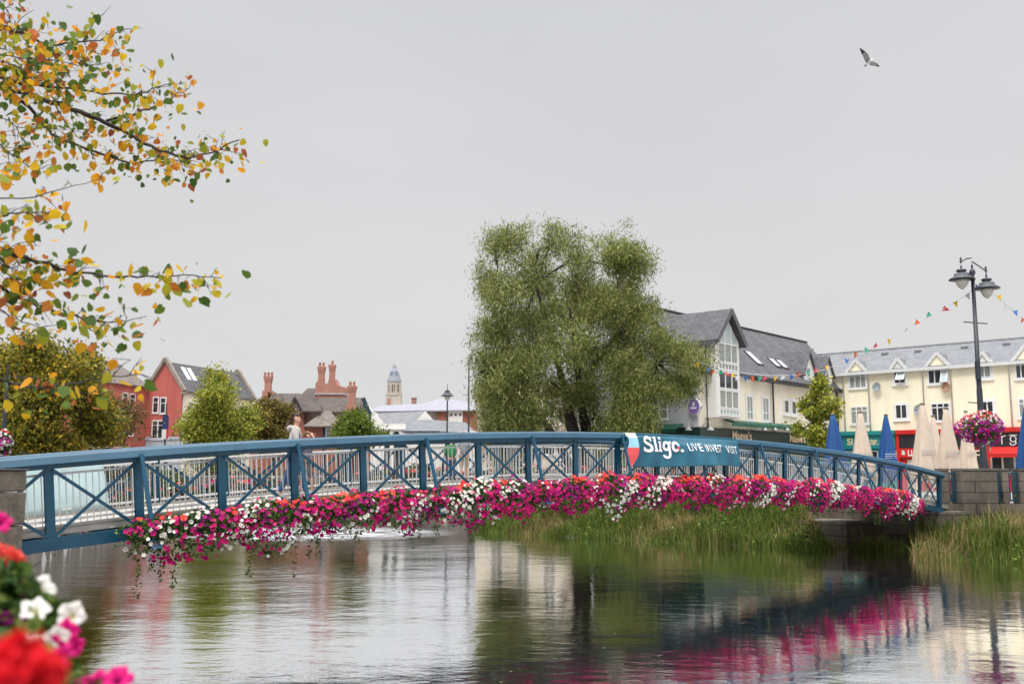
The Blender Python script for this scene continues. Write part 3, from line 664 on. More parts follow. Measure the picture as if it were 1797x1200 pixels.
# ================================================================== buildings
class Fr:
    def __init__(s, O, u, n): s.O = Vector((O[0], O[1], 0)); s.u = Vector((u[0], u[1], 0)).normalized(); s.n = Vector((n[0], n[1], 0)).normalized()
    def pt(s, u, d, z): p = s.O+s.u*u+s.n*d; return Vector((p.x, p.y, z))
    def uz(s, px, py, d=0):
        r = ray(px, py); q = s.O+s.n*d; t = q.dot(s.n)/r.dot(s.n); P = r*t; return (P-s.O).dot(s.u), P.z+CZ
    def box(s, mb, u0, u1, d0, d1, z0, z1, mi=0):
        a = [s.pt(u0, d0, z0), s.pt(u1, d0, z0), s.pt(u1, d1, z0), s.pt(u0, d1, z0), s.pt(u0, d0, z1), s.pt(u1, d0, z1), s.pt(u1, d1, z1), s.pt(u0, d1, z1)]
        mb.hexa(a, mi)
    def prism(s, mb, poly, d0, d1, mi=0):                  # polygon in (u,z) extruded over d
        A = [s.pt(u, d0, z) for u, z in poly]; B = [s.pt(u, d1, z) for u, z in poly]; n = len(poly)
        mb.face(A, mi); mb.face(B[::-1], mi)
        for i in range(n): mb.face([A[i], B[i], B[(i+1) % n], A[(i+1) % n]], mi)
    def slab(s, mb, pts, th, mi=0):                        # roof plane: pts (u,d,z), thickened downwards
        A = [s.pt(*p) for p in pts]; B = [p-Vector((0, 0, th)) for p in A]; n = len(A)
        mb.face(A, mi); mb.face(B[::-1], mi)
        for i in range(n): mb.face([A[i], B[i], B[(i+1) % n], A[(i+1) % n]], mi)
def window(F, parent, r, cols=2, transom=0, gm=None, surround=0, d=0, px=True, sill=True, fw=.06, label=None, bars=()):
    if px:
        u0, z1 = F.uz(r[0], r[1], d); u1, z0 = F.uz(r[2], r[3], d)
    else: u0, z0, u1, z1 = r
    if u0 > u1: u0, u1 = u1, u0
    if z0 > z1: z0, z1 = z1, z0
    mb = MB()
    if surround: 
        s_ = surround; F.box(mb, u0-s_, u0-.002, d-.02, d+.05, z0-s_, z1+s_); F.box(mb, u1+.002, u1+s_, d-.02, d+.05, z0-s_, z1+s_); F.box(mb, u0-.002, u1+.002, d-.02, d+.05, z1+.002, z1+s_); F.box(mb, u0-.002, u1+.002, d-.02, d+.05, z0-s_, z0-.002)
    F.box(mb, u0, u0+fw, d-.02, d+.07, z0, z1); F.box(mb, u1-fw, u1, d-.02, d+.07, z0, z1)
    F.box(mb, u0+fw, u1-fw, d-.02, d+.068, z1-fw, z1); F.box(mb, u0+fw, u1-fw, d-.02, d+.068, z0, z0+fw)
    for i in range(1, cols):
        u = u0+(u1-u0)*i/cols; F.box(mb, u-fw*.55, u+fw*.55, d-.02, d+.064, z0+fw, z1-fw)
    if transom:
        z = z1-(z1-z0)*transom; F.box(mb, u0+fw, u1-fw, d-.02, d+.058, z-fw*.5, z+fw*.5)
    for bfrac in bars:
        z = z1-(z1-z0)*bfrac; F.box(mb, u0+fw, u1-fw, d-.02, d+.058, z-fw*.5, z+fw*.5)
    if sill: F.box(mb, u0-.05-surround, u1+.05+surround, d-.02, d+.14, z0-surround-.07, z0-surround-.003)
    w = mb.build('window', upvc, parent); mb = MB(); F.box(mb, u0+.01, u1-.01, d-.03, d+.025, z0+.01, z1-.01)
    mb.build('pane', gm or glass, w)
    if label: w['label'] = label
    return w
def pxbox(F, mb, x0, y0, x1, y1, d0, d1, mi=0, ref=None):
    dd = d1 if ref is None else ref
    u0, z1 = F.uz(x0, y0, dd); u1, z0 = F.uz(x1, y1, dd); F.box(mb, min(u0, u1), max(u0, u1), d0, d1, min(z0, z1), max(z0, z1), mi)
# ------------------------------------------------------------------ yellow terrace on the right
C1 = (24.4, 75.0)
FY = Fr(C1, (.733, -.680), (-.680, -.733))
yb = thing('terraced_building', (24.4, 75, 1.6), 'long pale yellow three storey building with grey slate roof, white gabled dormers and shopfronts', 'building')
ez = FY.uz(1490, 652)[1]; rz = FY.uz(1495, 618, -4.2)[1]
mb = MB(); FY.box(mb, -.5, 24, -8.6, 0, 1.0, ez); mb.build('wall', yellow, yb)
mb = MB()
FY.slab(mb, [(-4, .35, ez-.12), (24.4, .35, ez-.12), (24.4, -4.2, rz), (-4, -4.2, rz)], .12); FY.slab(mb, [(-4, -4.2, rz+.001), (24.4, -4.2, rz+.001), (24.4, -8.9, ez-.15), (-4, -8.9, ez-.15)], .12)
for px in (1556, 1614, 1696, 1770):
    u_, z_ = FY.uz(px, 612, -3.4); t_ = (.35+3.0)/4.55; zz = ez-.12+(rz-ez+.12)*t_; FY.box(mb, u_-.22, u_+.22, -3.2, -2.85, zz-.1, zz+.12, 0)
rf = mb.build('roof', slate_l, yb)
mb = MB(); FY.box(mb, -4, 24.4, -4.3, -4.1, rz, rz+.09); mb.build('ridge_tiles', lead, rf)
mb = MB(); FY.box(mb, -.3, 24.4, .30, .42, ez-.32, ez-.10); mb.build('gutter', white, yb)
def gablet(F, parent, apx, l, r, face, front=.12, back=-3.4, roofm=slate_l, trim=white, tw=.16, zbase=None):
    ua, za = F.uz(apx[0], apx[1], front); ul = F.uz(l, apx[1], front)[0]; ur = F.uz(r, apx[1], front)[0]
    if ul > ur: ul, ur = ur, ul
    ua = (ul+ur)/2; zb = zbase if zbase is not None else ez-.15
    mb = MB(); F.prism(mb, [(ul+.1, zb), (ur-.1, zb), (ua, za-.16)], -.5, front-.05); g_ = mb.build('gable', face, parent)
    mb = MB(); F.slab(mb, [(ul-.05, front, zb), (ua, front, za), (ua, back, za), (ul-.05, back, zb)], .1); F.slab(mb, [(ur+.05, front, zb), (ua, front, za+.002), (ua, back, za+.002), (ur+.05, back, zb)], .1)
    mb.build('gable_roof', roofm, g_)
    mb = MB(); mb.beam(F.pt(ul-.12, front+.03, zb-.12), F.pt(ua, front+.03, za-.05), .07, tw*1.3, F.n.cross(Vector((0, 0, 1))).cross(F.n)); mb.beam(F.pt(ur+.12, front+.035, zb-.12), F.pt(ua, front+.035, za-.05), .07, tw*1.3)
    mb.build('bargeboard', trim, g_); return g_
for ap, l, r, fm in (((1501, 631), 1482, 1521, yellow), ((1574.5, 628), 1560, 1589, white_r), ((1642, 618), 1621, 1666, yellow), ((1723, 616), 1708.5, 1738, white_r), ((1798, 604), 1773, 1824, yellow)):
    gablet(FY, yb, ap, l, r, fm)
for r_, c_, tr_, gm_, su_ in (((1490, 654, 1521, 680), 3, .26, curtain, 0.05), ((1568, 648, 1590, 672), 2, 0, glass, .12), ((1628, 643, 1664, 672), 3, .24, glass, .05), ((1715, 636, 1740, 662), 2, 0, curtain, .13), ((1781, 633, 1812, 663), 3, .26, glass, .05),
        ((1493, 714, 1524, 743), 3, .26, curtain, .05), ((1571, 710, 1593, 734), 2, 0, glass, .13), ((1634, 708, 1668, 738), 3, .24, glass, .05), ((1721, 704, 1745, 730), 2, 0, glass, .13), ((1787, 700, 1819, 732), 3, .26, curtain, .05)):
    window(FY, yb, r_, c_, tr_, gm_, su_)
def sash(px0, py0, px1, py1, tilt):
    mb = MB(); u0, z1 = FY.uz(px0, py0); u1, z0 = FY.uz(px1, py1); q = lambda u, f, z: FY.pt(u, .1+f*tilt, z)
    for (a, b_, f0, f1) in (((u0, z1), (u1, z1), 0, 0), ((u0, z0), (u1, z0), 1, 1), ((u0, z1), (u0, z0), 0, 1), ((u1, z1), (u1, z0), 0, 1)):
        mb.beam(q(a[0], f0, a[1]), q(b_[0], f1, b_[1]), .07, .05)
    o = mb.build('window_sash', upvc, yb); mb = MB(); mb.face([q(u0, 1, z0), q(u1, 1, z0), q(u1, 0, z1), q(u0, 0, z1)]); mb.build('pane', skyglass, o)
sash(1576, 650, 1590, 666, .45); sash(1653, 650, 1665, 670, .35)
for px, y_ in ((1480, 652), (1524, 649), (1619, 640), (1668, 636), (1770, 628)):
    u_ = FY.uz(px, y_)[0]; mb = MB(); mb.tube([FY.pt(u_, .11, 5.9), FY.pt(u_, .11, ez-.25), FY.pt(u_, .3, ez-.2)], .055, 8); mb.build('downpipe', white, yb, True)
for (px, py, m_, sz) in ((1538.5, 679, mat('dish_grey', (.28, .31, .33), .5), .36), (1660, 679.5, mat('dish_rust', (.42, .24, .15), .7, var=.4, vscale=5), .36), (1612, 719, MATS['dish_grey'], .38)):
    u_, z_ = FY.uz(px, py, .3); o = thing('satellite_dish', FY.pt(u_, 0, z_), 'rust stained satellite dish under the open triple window' if 'rust' in m_.name else ('grey satellite dish between the two left windows of the yellow wall' if px < 1600 else 'grey satellite dish half hidden behind the tall beige parasol'), 'satellite dish', 'satellite dishes on the yellow wall')
    mb = MB(); c = FY.pt(u_, .32, z_); ax = (FY.n+Vector((-.2, 0, .15))).normalized(); a = ax.cross(Vector((0, 0, 1))).normalized(); b_ = ax.cross(a)
    n_ = 20; rings = [(.0, -.08), (.4, -.06), (.8, -.02), (1, .03)]
    for k, (rr, zz) in enumerate(rings[1:]):
        for j in range(n_): t_ = 2*math.pi*j/n_; mb.v.append(tuple(c+(a*math.cos(t_)*.95+b_*math.sin(t_))*rr*sz+ax*zz))
    i0 = len(mb.v); mb.v.append(tuple(c+ax*-.08))
    for k in range(2):
        for j in range(n_): mb.f.append((k*n_+j, k*n_+(j+1) % n_, (k+1)*n_+(j+1) % n_, (k+1)*n_+j)); mb.mi.append(0)
    for j in range(n_): mb.f.append((i0, (j+1) % n_, j)); mb.mi.append(0)
    dd = mb.build('reflector', m_, o, True); dd.modifiers.new('t', 'SOLIDIFY').thickness = .02
    mb = MB(); mb.tube([FY.pt(u_, -.01, z_-.1), FY.pt(u_, .25, z_-.05)], .03, 6); mb.tube([c+b_*sz*.95*1, c+ax*.35+b_*.1], .012, 5); mb.box(*(lambda p: (p.x-.04, p.x+.04, p.y-.04, p.y+.04, p.z-.04, p.z+.04))(c+ax*.36+b_*.08)); mb.build('arm', iron, o)
# shopfronts
def u_of(px, d=.1): return FY.uz(px, 770, d)[0]
fz = FY.uz(1500, 757, .1)[1]
def shop(x0, x1, cm, fm, nm):
    a, b_ = u_of(x0), u_of(x1); mb = MB(); FY.box(mb, a, b_, -.3, .05, 1.55, fz-.35); mb.build('shopfront', cm, yb)
    mb = MB(); FY.box(mb, a, b_, 0, .42, fz-.28, fz); FY.box(mb, a, b_, 0, .3, fz-.34, fz-.28); mb.build('cornice', cm, yb)
    mb = MB(); FY.box(mb, a+.05, b_-.05, .0, .22, fz-1.28, fz-.345); f_ = mb.build('fascia', fm, yb); return a, b_, f_
a, b_, f1_ = shop(1462, 1573, teal, teal, 'teal')
cr_ = mat('cream_letters', (.72, .62, .38), .5, var=.02)
def ftext(body, x0, x1, zt, zb, m_, par, F=FY, d=.235, bold=.02):
    u0 = F.uz(x0, 770, d)[0]; u1 = F.uz(x1, 770, d)[0]
    return textmesh(body, 'lettering', m_, par, lambda u, v: F.pt(u0+(u1-u0)*u, d, zb+(zt-zb)*v), bold)
ftext('Sl', 1486, 1496, fz-.5, fz-1.0, cr_, f1_); ftext('ter.', 1527, 1541, fz-.55, fz-1.02, cr_, f1_)
for x0, x1 in ((1483, 1494), (1527, 1539), (1566, 1572)):
    window(FY, yb, (u_of(x0), fz-2.0, u_of(x1), fz-1.45), 1, 0, glass, 0, .06, px=False, sill=False, fw=.03)
for x0, x1 in ((1497, 1510), (1541, 1553)):
    mb = MB(); FY.box(mb, u_of(x0), u_of(x1), .05, .12, 1.6, fz-2.2); o = mb.build('shutter', teal, yb)
a, b_, f2_ = shop(1574.5, 1660, redp, dark, 'red'); a, b_, f3_ = shop(1661, 1850, redp, dark, 'red')
mb = MB()
for x0, x1 in ((1574, 1579), (1732, 1736)): FY.box(mb, u_of(x0), u_of(x1), 0, .30, 1.6, fz-.35)
mb.build('pilaster', redp, yb)
mb = MB(); FY.box(mb, u_of(1579), u_of(1618), .0, .34, fz-1.95, fz-1.30); f4_ = mb.build('fascia', redp, yb)
ftext('LL', 1592, 1603, fz-1.42, fz-1.84, inkw, f4_, d=.355); ftext('a', 1581, 1587, fz-1.45, fz-1.75, inkw, f4_, d=.355)
# "rg" in rounded old lettering on the black fascia
def tube_text(strokes, x0, z0, sc, m_, par, F=FY, d=.25, w=.05):
    mb = MB()
    for st in strokes:
        P = [F.pt(x0+x*sc, d, z0+y*sc) for x, y in st]
        for p, q in zip(P[:-1], P[1:]): mb.beam(p, q, w, .05, F.n)
    return mb.build('lettering', m_, par)
ug = u_of(1762)
tube_text([[(0, .5), (0, 0)], [(0, .38), (.1, .5), (.25, .5)]], ug-.1, fz-1.12, 1.1, inkw, f3_)
tube_text([[(0, .5), (.42, .5)], arc(.2, .28, .16, .17, 0, 360, 14), [(.3, .14), (.36, .02), (.2, -.08), (.04, -.04), (.02, .06)]], ug+.38, fz-1.1, 1.15, inkw, f3_)
mb = MB(); FY.slab(mb, [(u_of(1741), .95, fz-1.75), (u_of(1800), .95, fz-1.75), (u_of(1800), .2, fz-1.28), (u_of(1741), .2, fz-1.28)], .05); FY.box(mb, u_of(1741), u_of(1800), .90, .93, fz-2.0, fz-1.80); mb.build('awning', redp, yb)
crf = mat('cream_frame', (.66, .60, .46), .5)
def shopwin(x0, x1, y0, y1, cols, tr):
    u0 = u_of(x0); u1 = u_of(x1); z1 = FY.uz(x0, y0, .05)[1]; z0 = FY.uz(x0, y1, .05)[1]
    w = window(FY, yb, (u0, z0, u1, z1), cols, tr, glass, .0, .08, px=False, sill=True, fw=.1); w.data.materials[0] = crf; return w
shopwin(1736, 1800, 783, 830, 3, .22); shopwin(1679, 1727, 790, 832, 3, .2); shopwin(1622, 1655, 785, 832, 2, .2)
mb = MB(); FY.box(mb, u_of(1590), u_of(1606), .05, .1, 1.6, fz-2.1); dr = mb.build('door', crf, yb)
mb = MB(); FY.box(mb, u_of(1592.5), u_of(1603.5), .1, .12, 2.2, fz-2.6); mb.build('pane', glass, dr)
mb = MB(); FY.box(mb, u_of(1576), u_of(1589), .05, .14, 1.6, fz-2.2); mb.build('door', redp, yb)
# ------------------------------------------------------------------ green pub building with glass gable bay
FM = Fr(C1, (-.651, -.759), (.759, -.651))
pb = thing('pub_building', (FM.pt(10, -3, 1.6)), 'cream pub building with steep slate roof, glazed gable bay and dark green ground floor', 'building')
UE = 20.3; HD = 3.9
ez2 = (FM.uz(1298, 646)[1]+FM.uz(1460, 672)[1])/2; rz2 = (FM.uz(1290, 567, -HD)[1]+FM.uz(1440, 600, -HD)[1])/2-.30
mb = MB(); FM.box(mb, -.2, UE, -2*HD, 0, 5.6, ez2); FM.prism; mb.build('wall', cream, pb)
FE = Fr(FM.pt(UE, 0, 0)[:2], -FM.n[:2] if False else (-FM.n.x, -FM.n.y), (FM.u.x, FM.u.y))      # left end wall
mb = MB(); FE.prism(mb, [(0, 5.6), (2*HD, 5.6), (2*HD, ez2), (HD, rz2-.15), (0, ez2)], .005, .18); mb.build('end_wall', grey_r, pb)
mb = MB(); FM.box(mb, -.2, UE+.1, -2*HD, .12, 1.5, 5.6); mb.build('ground_floor', green_p, pb)
mb = MB(); sl_ = (rz2-ez2)/HD
FM.slab(mb, [(-1.5, .45, ez2-.45*sl_), (UE+.55, .45, ez2-.45*sl_), (UE+.55, -HD, rz2), (-4, -HD, rz2)], .14)
FM.slab(mb, [(-4, -HD, rz2+.003), (UE+.55, -HD, rz2+.003), (UE+.55, -2*HD-.4, ez2-.4*sl_), (-4, -2*HD-.4, ez2-.4*sl_)], .14)
rf = mb.build('roof', slate, pb)
mb = MB(); FM.box(mb, -4, UE+.55, -HD-.09, -HD+.09, rz2, rz2+.1)
mb.beam(FM.pt(UE+.58, .5, ez2-.5*sl_-.1), FM.pt(UE+.58, -HD, rz2-.08), .06, .32); mb.build('verge', dark, rf)
mb = MB(); FM.box(mb, -.3, 13.9, .42, .58, ez2-.45*sl_-.30, ez2-.45*sl_-.02); FM.box(mb, 19.6, UE+.5, .42, .58, ez2-.45*sl_-.30, ez2-.45*sl_-.02); mb.build('gutter', dark, rf)
def roofhit(px, py):
    A = FM.pt(0, 0, ez2); n = (FM.pt(1, 0, ez2)-A).cross(FM.pt(0, -HD, rz2)-A).normalized(); r = ray(px, py); t = (A-Vector((0, 0, CZ))).dot(n)/r.dot(n); P = r*t+Vector((0, 0, CZ)); q = P-FM.O
    return q.dot(FM.u), q.dot(FM.n)
for a, b_ in (((1305, 616.5), (1341, 643)), ((1351.5, 630), (1373, 647)), ((1366, 633), (1386, 649.5))):
    u0, d0 = roofhit(*a); u1, d1 = roofhit(*b_); ur = roofhit(a[0]+12 if a[0] < 1350 else a[0]+9, a[1]+2)[0]; w_ = min(1.1, abs(u0-ur)); w_ = .85
    zf = lambda d: ez2+(-d)*sl_
    ul = max(u0, u1); 
    q = [(u1, d1), (u1+w_, d1), (u1+w_, d0), (u1, d0)]; mb = MB(); FM.slab(mb, [(u, d, zf(d)+.10) for u, d in q], .1); o = mb.build('skylight', dark, rf)
    q = [(u1+.08, d1-.08), (u1+w_-.08, d1-.08), (u1+w_-.08, d0+.08), (u1+.08, d0+.08)]; mb = MB(); FM.slab(mb, [(u, d, zf(d)+.115) for u, d in q], .02); mb.build('pane', mat('skylight_glass', (.55, .58, .60), .2), o) if False else mb.build('pane', mat('skylight_glass', (.55, .58, .60), .2), pb)
for r_, c_, tr_, gm_, su_ in (((1309, 694, 1320.5, 736), 2, 0, curtain, .14), ((1337, 697, 1348.5, 738), 2, 0, curtain, .14), ((1375, 701, 1383.5, 725), 1, 0, glass, .14), ((1388, 703, 1396.5, 727), 1, 0, glass, .14), ((1308, 651, 1317, 665), 1, 0, curtain, .04), ((1337, 654, 1346, 669), 1, 0, curtain, .04), ((1424, 706, 1432, 730), 1, 0, glass, .14)):
    window(FM, pb, r_, c_, tr_, gm_, su_, bars=(.68,) if r_[3] > 730 else ())
for ap, l, r, wr in (((1420, 616), 1410, 1428, (1415.5, 644, 1422, 674)), ((1450, 624), 1444, 1459, (1447.5, 648, 1453.5, 672))):
    ul = FM.uz(r, 640, .1)[0]; ur = FM.uz(l, 640, .1)[0]; za = FM.uz(ap[0], ap[1], .1)[1]; ua = (ul+ur)/2; zb = za-1.45*(ur-ul)/2-.1
    zc = FM.uz(ap[0], 676, .1)[1]
    mb = MB(); FM.prism(mb, [(ul, zc), (ur, zc), (ur, zb), (ua, za-.1), (ul, zb)], -2.4, .1); g_ = mb.build('dormer', white_r, pb)
    mb = MB(); FM.slab(mb, [(ul-.22, .3, zb-.3), (ua, .3, za), (ua, -3.2, za), (ul-.22, -3.2, zb-.3)], .12); FM.slab(mb, [(ur+.22, .3, zb-.3), (ua, .3, za+.004), (ua, -3.2, za+.004), (ur+.22, -3.2, zb-.3)], .12); mb.build('dormer_roof', slate, g_)
    mb = MB(); FM.box(mb, ur+.16, ur+.26, -2.8, .32, zb-.52, zb-.3); mb.build('dormer_gutter', dark, g_)
    window(FM, pb, wr, 1, 0, curtain, .03, .1, bars=(.6,))
# glazed bay
BDp = .8; ub0 = FM.uz(1297.5, 650, BDp)[0]; ub1 = FM.uz(1256, 650, BDp)[0]; zb0 = FM.uz(1275, 733, BDp)[1]
zae = (FM.uz(1252, 585, BDp)[1]+FM.uz(1298, 592, BDp)[1])/2; zap = FM.uz(1275, 541, BDp+.2)[1]; uac = (ub0+ub1)/2
mb = MB(); FM.prism(mb, [(ub0, zb0), (ub1, zb0), (ub1, zae-.35), (uac, zap-.45), (ub0, zae-.35)], -3.0, BDp); bay = mb.build('gable_bay', white_r, pb)
mb = MB(); FM.slab(mb, [(ub0-.35, BDp+.35, zae-.45), (uac, BDp+.35, zap), (uac, -HD, zap), (ub0-.35, -HD, zae-.45)], .16); FM.slab(mb, [(ub1+.35, BDp+.35, zae-.45), (uac, BDp+.35, zap+.004), (uac, -HD-2, zap+.004), (ub1+.35, -HD-2, zae-.45)], .16); mb.build('bay_roof', slate, bay)
mb = MB(); sp = FM.n
mb.beam(FM.pt(ub0-.38, BDp+.38, zae-.55), FM.pt(uac, BDp+.38, zap-.08), .06, .34); mb.beam(FM.pt(ub1+.38, BDp+.385, zae-.55), FM.pt(uac, BDp+.385, zap-.08), .06, .34); FM.box(mb, ub1+.28, ub1+.40, -3.2, BDp+.3, zae-.75, zae-.5); mb.build('bargeboard', mat('grey_board', (.10, .10, .11), .6), bay)
zrow = lambda py: FM.uz(1276, py, BDp)[1]
def bayrow(y0, y1, cols, gm_, m_=.07):
    z1 = zrow(y0); z0 = zrow(y1); w = window(FM, bay, (ub0+.28, z0, ub1-.28, z1), cols, 0, gm_, 0, BDp, px=False, sill=False, fw=m_); return w
bayrow(603, 637, 3, curtain); bayrow(638, 651, 6, curtain, .06); bayrow(653, 683, 3, glass); bayrow(684.5, 717, 3, curtain); bayrow(718, 730, 6, skyglass, .06)
z0 = zrow(602)
mb = MB(); a0, a1 = ub0+.28, ub1-.28; zt = lambda u: z0+ (zap-.75-z0)*1.0*(1-abs(u-uac)/((a1-a0)/2)) + .0
zed = zae-.1; zt = lambda u: zed+(zap-.7-zed)*(1-abs(u-uac)/((a1-a0)/2))
for k in range(3):
    p, q = a0+(a1-a0)*k/3+.05, a0+(a1-a0)*(k+1)/3-.05
    poly = [(p, z0), (q, z0), (q, zt(q))]+([(uac, zt(uac))] if p < uac < q else [])+[(p, zt(p))]; FM.prism(mb, poly, BDp-.02, BDp+.03)
mb.build('gable_glazing', skyglass, bay)
mb = MB()
for k in (1, 2): u = a0+(a1-a0)*k/3; FM.box(mb, u-.045, u+.045, BDp-.01, BDp+.07, z0, zt(u))
mb.build('glazing_bar', upvc, bay)
# end wall windows, sign, awning
window(FE, pb, (1172, 697, 1128, 737), 3, 0, curtain, 0, .18, bars=(.55,)); window(FE, pb, (1136, 620, 1120, 662), 2, 0, glass, 0, .18); window(FE, pb, (1168, 628, 1150, 664), 2, 0, curtain, 0, .18)
sg = thing('oval_sign', FE.pt(FE.uz(1217, 713, .5)[0], .2, FE.uz(1217, 713, .5)[1]), 'purple oval sign with white mark on the grey end wall of the pub', 'sign')
mb = MB(); u_, z_ = FE.uz(1217, 713, .5); 
def disc(mb, F, uc, zc, ru, rz_, d0, d1, n=24): F.prism(mb, [(uc+ru*math.cos(2*math.pi*i/n), zc+rz_*math.sin(2*math.pi*i/n)) for i in range(n)], d0, d1)
disc(mb, FE, u_, z_, .42, .50, .22, .48); mb.build('box', white_r, sg); mb = MB(); disc(mb, FE, u_, z_, .38, .46, .48, .5); mb.build('face', mat('sign_purple', (.22, .13, .42), .5), sg)
mb = MB(); disc(mb, FE, u_, z_+.15, .07, .13, .5, .52); FE.box(mb, u_-.2, u_+.2, .5, .52, z_-.14, z_-.04); mb.build('mark', inkw, sg)
mb = MB(); ua_, za_ = FE.uz(1200, 743, .2); ub_, _ = FE.uz(1140, 743, .2)
FE.slab(mb, [(ua_, 1.2, za_-.35), (ub_, 1.2, za_-.35), (ub_, .18, za_), (ua_, .18, za_)], .05); FE.box(mb, min(ua_, ub_), max(ua_, ub_), 1.15, 1.18, za_-.55, za_-.40); mb.build('awning', green_a, pb)
mb = MB(); uo, zo = FM.uz(1280, 738, .5); FM.slab(mb, [(ub0-9.5, .75, zo-.10), (ub0+1.0, .75, zo-.10), (ub0+1.0, .13, zo+.1), (ub0-9.5, .13, zo+.1)], .06); FM.box(mb, ub0-9.5, ub0+1, .70, .74, zo-.32, zo-.165); mb.build('awning', green_a, pb)
tan = mat('gold_letters', (.75, .58, .38), .5, var=.03)
for x0, x1, y_ in ((1285.5, 1319, 763), (1386, 1413, 768)):
    z_ = FM.uz((x0+x1)/2, y_, .16)[1]; u0 = FM.uz(x0, y_, .16)[0]; u1 = FM.uz(x1, y_, .16)[0]
    textmesh("Maeve's", 'lettering', tan, pb, lambda u, v: FM.pt(u0+(u1-u0)*u, .16, z_-.32+.58*v), .02)
for px, F_, d_ in ((1164, FE, .2), (1209, FE, .2), (1246, FM, .12), (1340, FM, .12), (1358, FM, .12), (1379, FM, .12)):
    u_, z_ = F_.uz(px, 755, d_+.5); o_ = MB(); c = F_.pt(u_, d_+.55, z_)
    o_.tube([F_.pt(u_, d_-.05, z_+.15), F_.pt(u_, d_+.2, z_+.5), F_.pt(u_, d_+.45, z_+.5), F_.pt(u_, d_+.55, z_+.25)], .03, 6); o_.lathe([(.03, .26), (.05, .22), (.20, .06), (.21, .0)][::-1], c, 10); o_.build('sign_lamp', lead, pb)
for px, y0, F_, bot in ((1357, 668, FM, 5.6), (1469, 678, FM, 4), (1241, 600, FM, 5.6)):
    u_ = F_.uz(px, 700, .15)[0]; z_ = F_.uz(px, y0, .15)[1]; mb = MB(); mb.tube([F_.pt(u_, .15, bot), F_.pt(u_, .15, z_)], .06, 8); mb.build('downpipe', dark, pb)
# back roofs peeping over the ridge
mb = MB(); FM.slab(mb, [(3.2, -HD-.3, rz2-.3), (-6, -HD-.3, rz2-.3), (-6, -HD-3, rz2+.95), (5.0, -HD-3, rz2+.95)], .15); mb.build('back_roof', slate_l, pb)
# cream block left behind the willow
cb = thing('apartment_block', W(850, 840, 92)[:2]+(1.6,) if False else Vector((W(850, 840, 92).x, 92, 1.6)), 'pale cream block half hidden behind the left edge of the willow', 'building')
FC = Fr((W(838, 800, 92).x, 92), (1, 0), (0, -1)); zt_ = FC.uz(850, 672)[1]
mb = MB(); FC.box(mb, 0, 9, -8, 0, 1.5, zt_); mb.build('wall', mat('tan_render', (.60, .52, .42), .8, var=.1, streak=1), cb); mb = MB(); FC.box(mb, -.15, 9.2, -8.2, .2, zt_, zt_+.25); mb.build('parapet', white_r, cb)
for i_ in range(3): window(FC, cb, (1.2+i_*2.4, 4.5, 2.3+i_*2.4, 6.2), 2, 0, glass, .05, px=False); window(FC, cb, (1.2+i_*2.4, 7.8, 2.3+i_*2.4, 9.4), 2, 0, glass, .05, px=False)
# ------------------------------------------------------------------ red and cream building on the left
YR = 115; xr = ray(318, 740).x/ray(318, 740).y*YR
AL = (.33, .944)
FS = Fr((xr, YR), AL, (.944, -.33))                        # cream side, running away
FG = Fr((xr, YR), (-.944, .33), (-.33, -.944))             # red gable, running left
rb = thing('corner_building', (xr, YR, 1.6), 'coral red building with stone coped gable, slate roof and cream side wall at the left', 'building')
ug1, zg1 = FG.uz(255, 676); uga, zga = FG.uz(292, 632); _, zge = FS.uz(322, 682); us1, _ = FS.uz(444, 700)
mb = MB(); zr0 = FG.uz(290, 766)[1]
ugl = 2*uga
mb = MB(); FG.prism(mb, [(0.0, zr0), (ugl, zr0), (ugl, zge), (uga, zga), (0.0, zge)], -.35, .02); mb.build('gable_wall', red_r, rb)
mb = MB(); FG.box(mb, .0, ugl, -.35, .0, 1.5, zr0); FG.box(mb, -.02, ugl, 0, .14, zr0-.35, zr0-.1); mb.build('shopfront', mat('pale_grey_paint', (.42, .46, .50), .6), rb)
mb = MB(); FS.box(mb, .02, us1, -.9*ugl, 0, 1.5, zge); mb.build('wall', cream, rb)
mb = MB(); FS.slab(mb, [(.2, .3, zge-.3), (us1, .3, zge-.3), (us1, -uga, zga-.15), (.2, -uga, zga-.15)], .15); FS.slab(mb, [(.2, -uga, zga-.149), (us1, -uga, zga-.149), (us1, -ugl-.2, zge-.3), (.2, -ugl-.2, zge-.3)], .15); mb.build('roof', slate_l if False else slate, rb)
cop = mat('stone_coping', (.25, .21, .18), .9, var=.3, vscale=2)
mb = MB()
for uu in (-.1, us1):
    mb.beam(FS.pt(uu, .35, zge-.25), FS.pt(uu, -uga, zga+.2), .5, .35); mb.beam(FS.pt(uu, -uga, zga+.2), FS.pt(uu, -ugl-.3, zge-.25), .5, .35)
    mb.beam(FS.pt(uu, .0, 0)+Vector((0, 0, zge-.5)), FS.pt(uu, .6, 0)+Vector((0, 0, zge-.5)), .5, .3)
mb.build('coping', cop, rb)
for a, b_ in (((1305, 415), (1380, 475)), ((1600, 405), (1650, 440)), ((1655, 470), (1700, 520))):
    pass
mb = MB(); zf = lambda d: zge+(-d)*(zga-zge)/uga
for uu, dd in ((2.0, -.9), (3.1, -.9), (8.0, -.9)): FS.slab(mb, [(uu, dd, zf(dd)+.05), (uu+.8, dd, zf(dd)+.05), (uu+.8, dd-1.1, zf(dd-1.1)+.05), (uu, dd-1.1, zf(dd-1.1)+.05)], .08)
mb.build('skylight', MATS['skylight_glass'], rb)
for r_, bars in (((269.5, 697, 277.5, 724), (.35,)), ((282.5, 698, 290.5, 725), (.35,)), ((268, 738, 276.5, 770), (.25,)), ((278, 738, 286.5, 770), (.25,))): window(FG, rb, r_, 1, 0, glass, .06, .02, bars=bars)
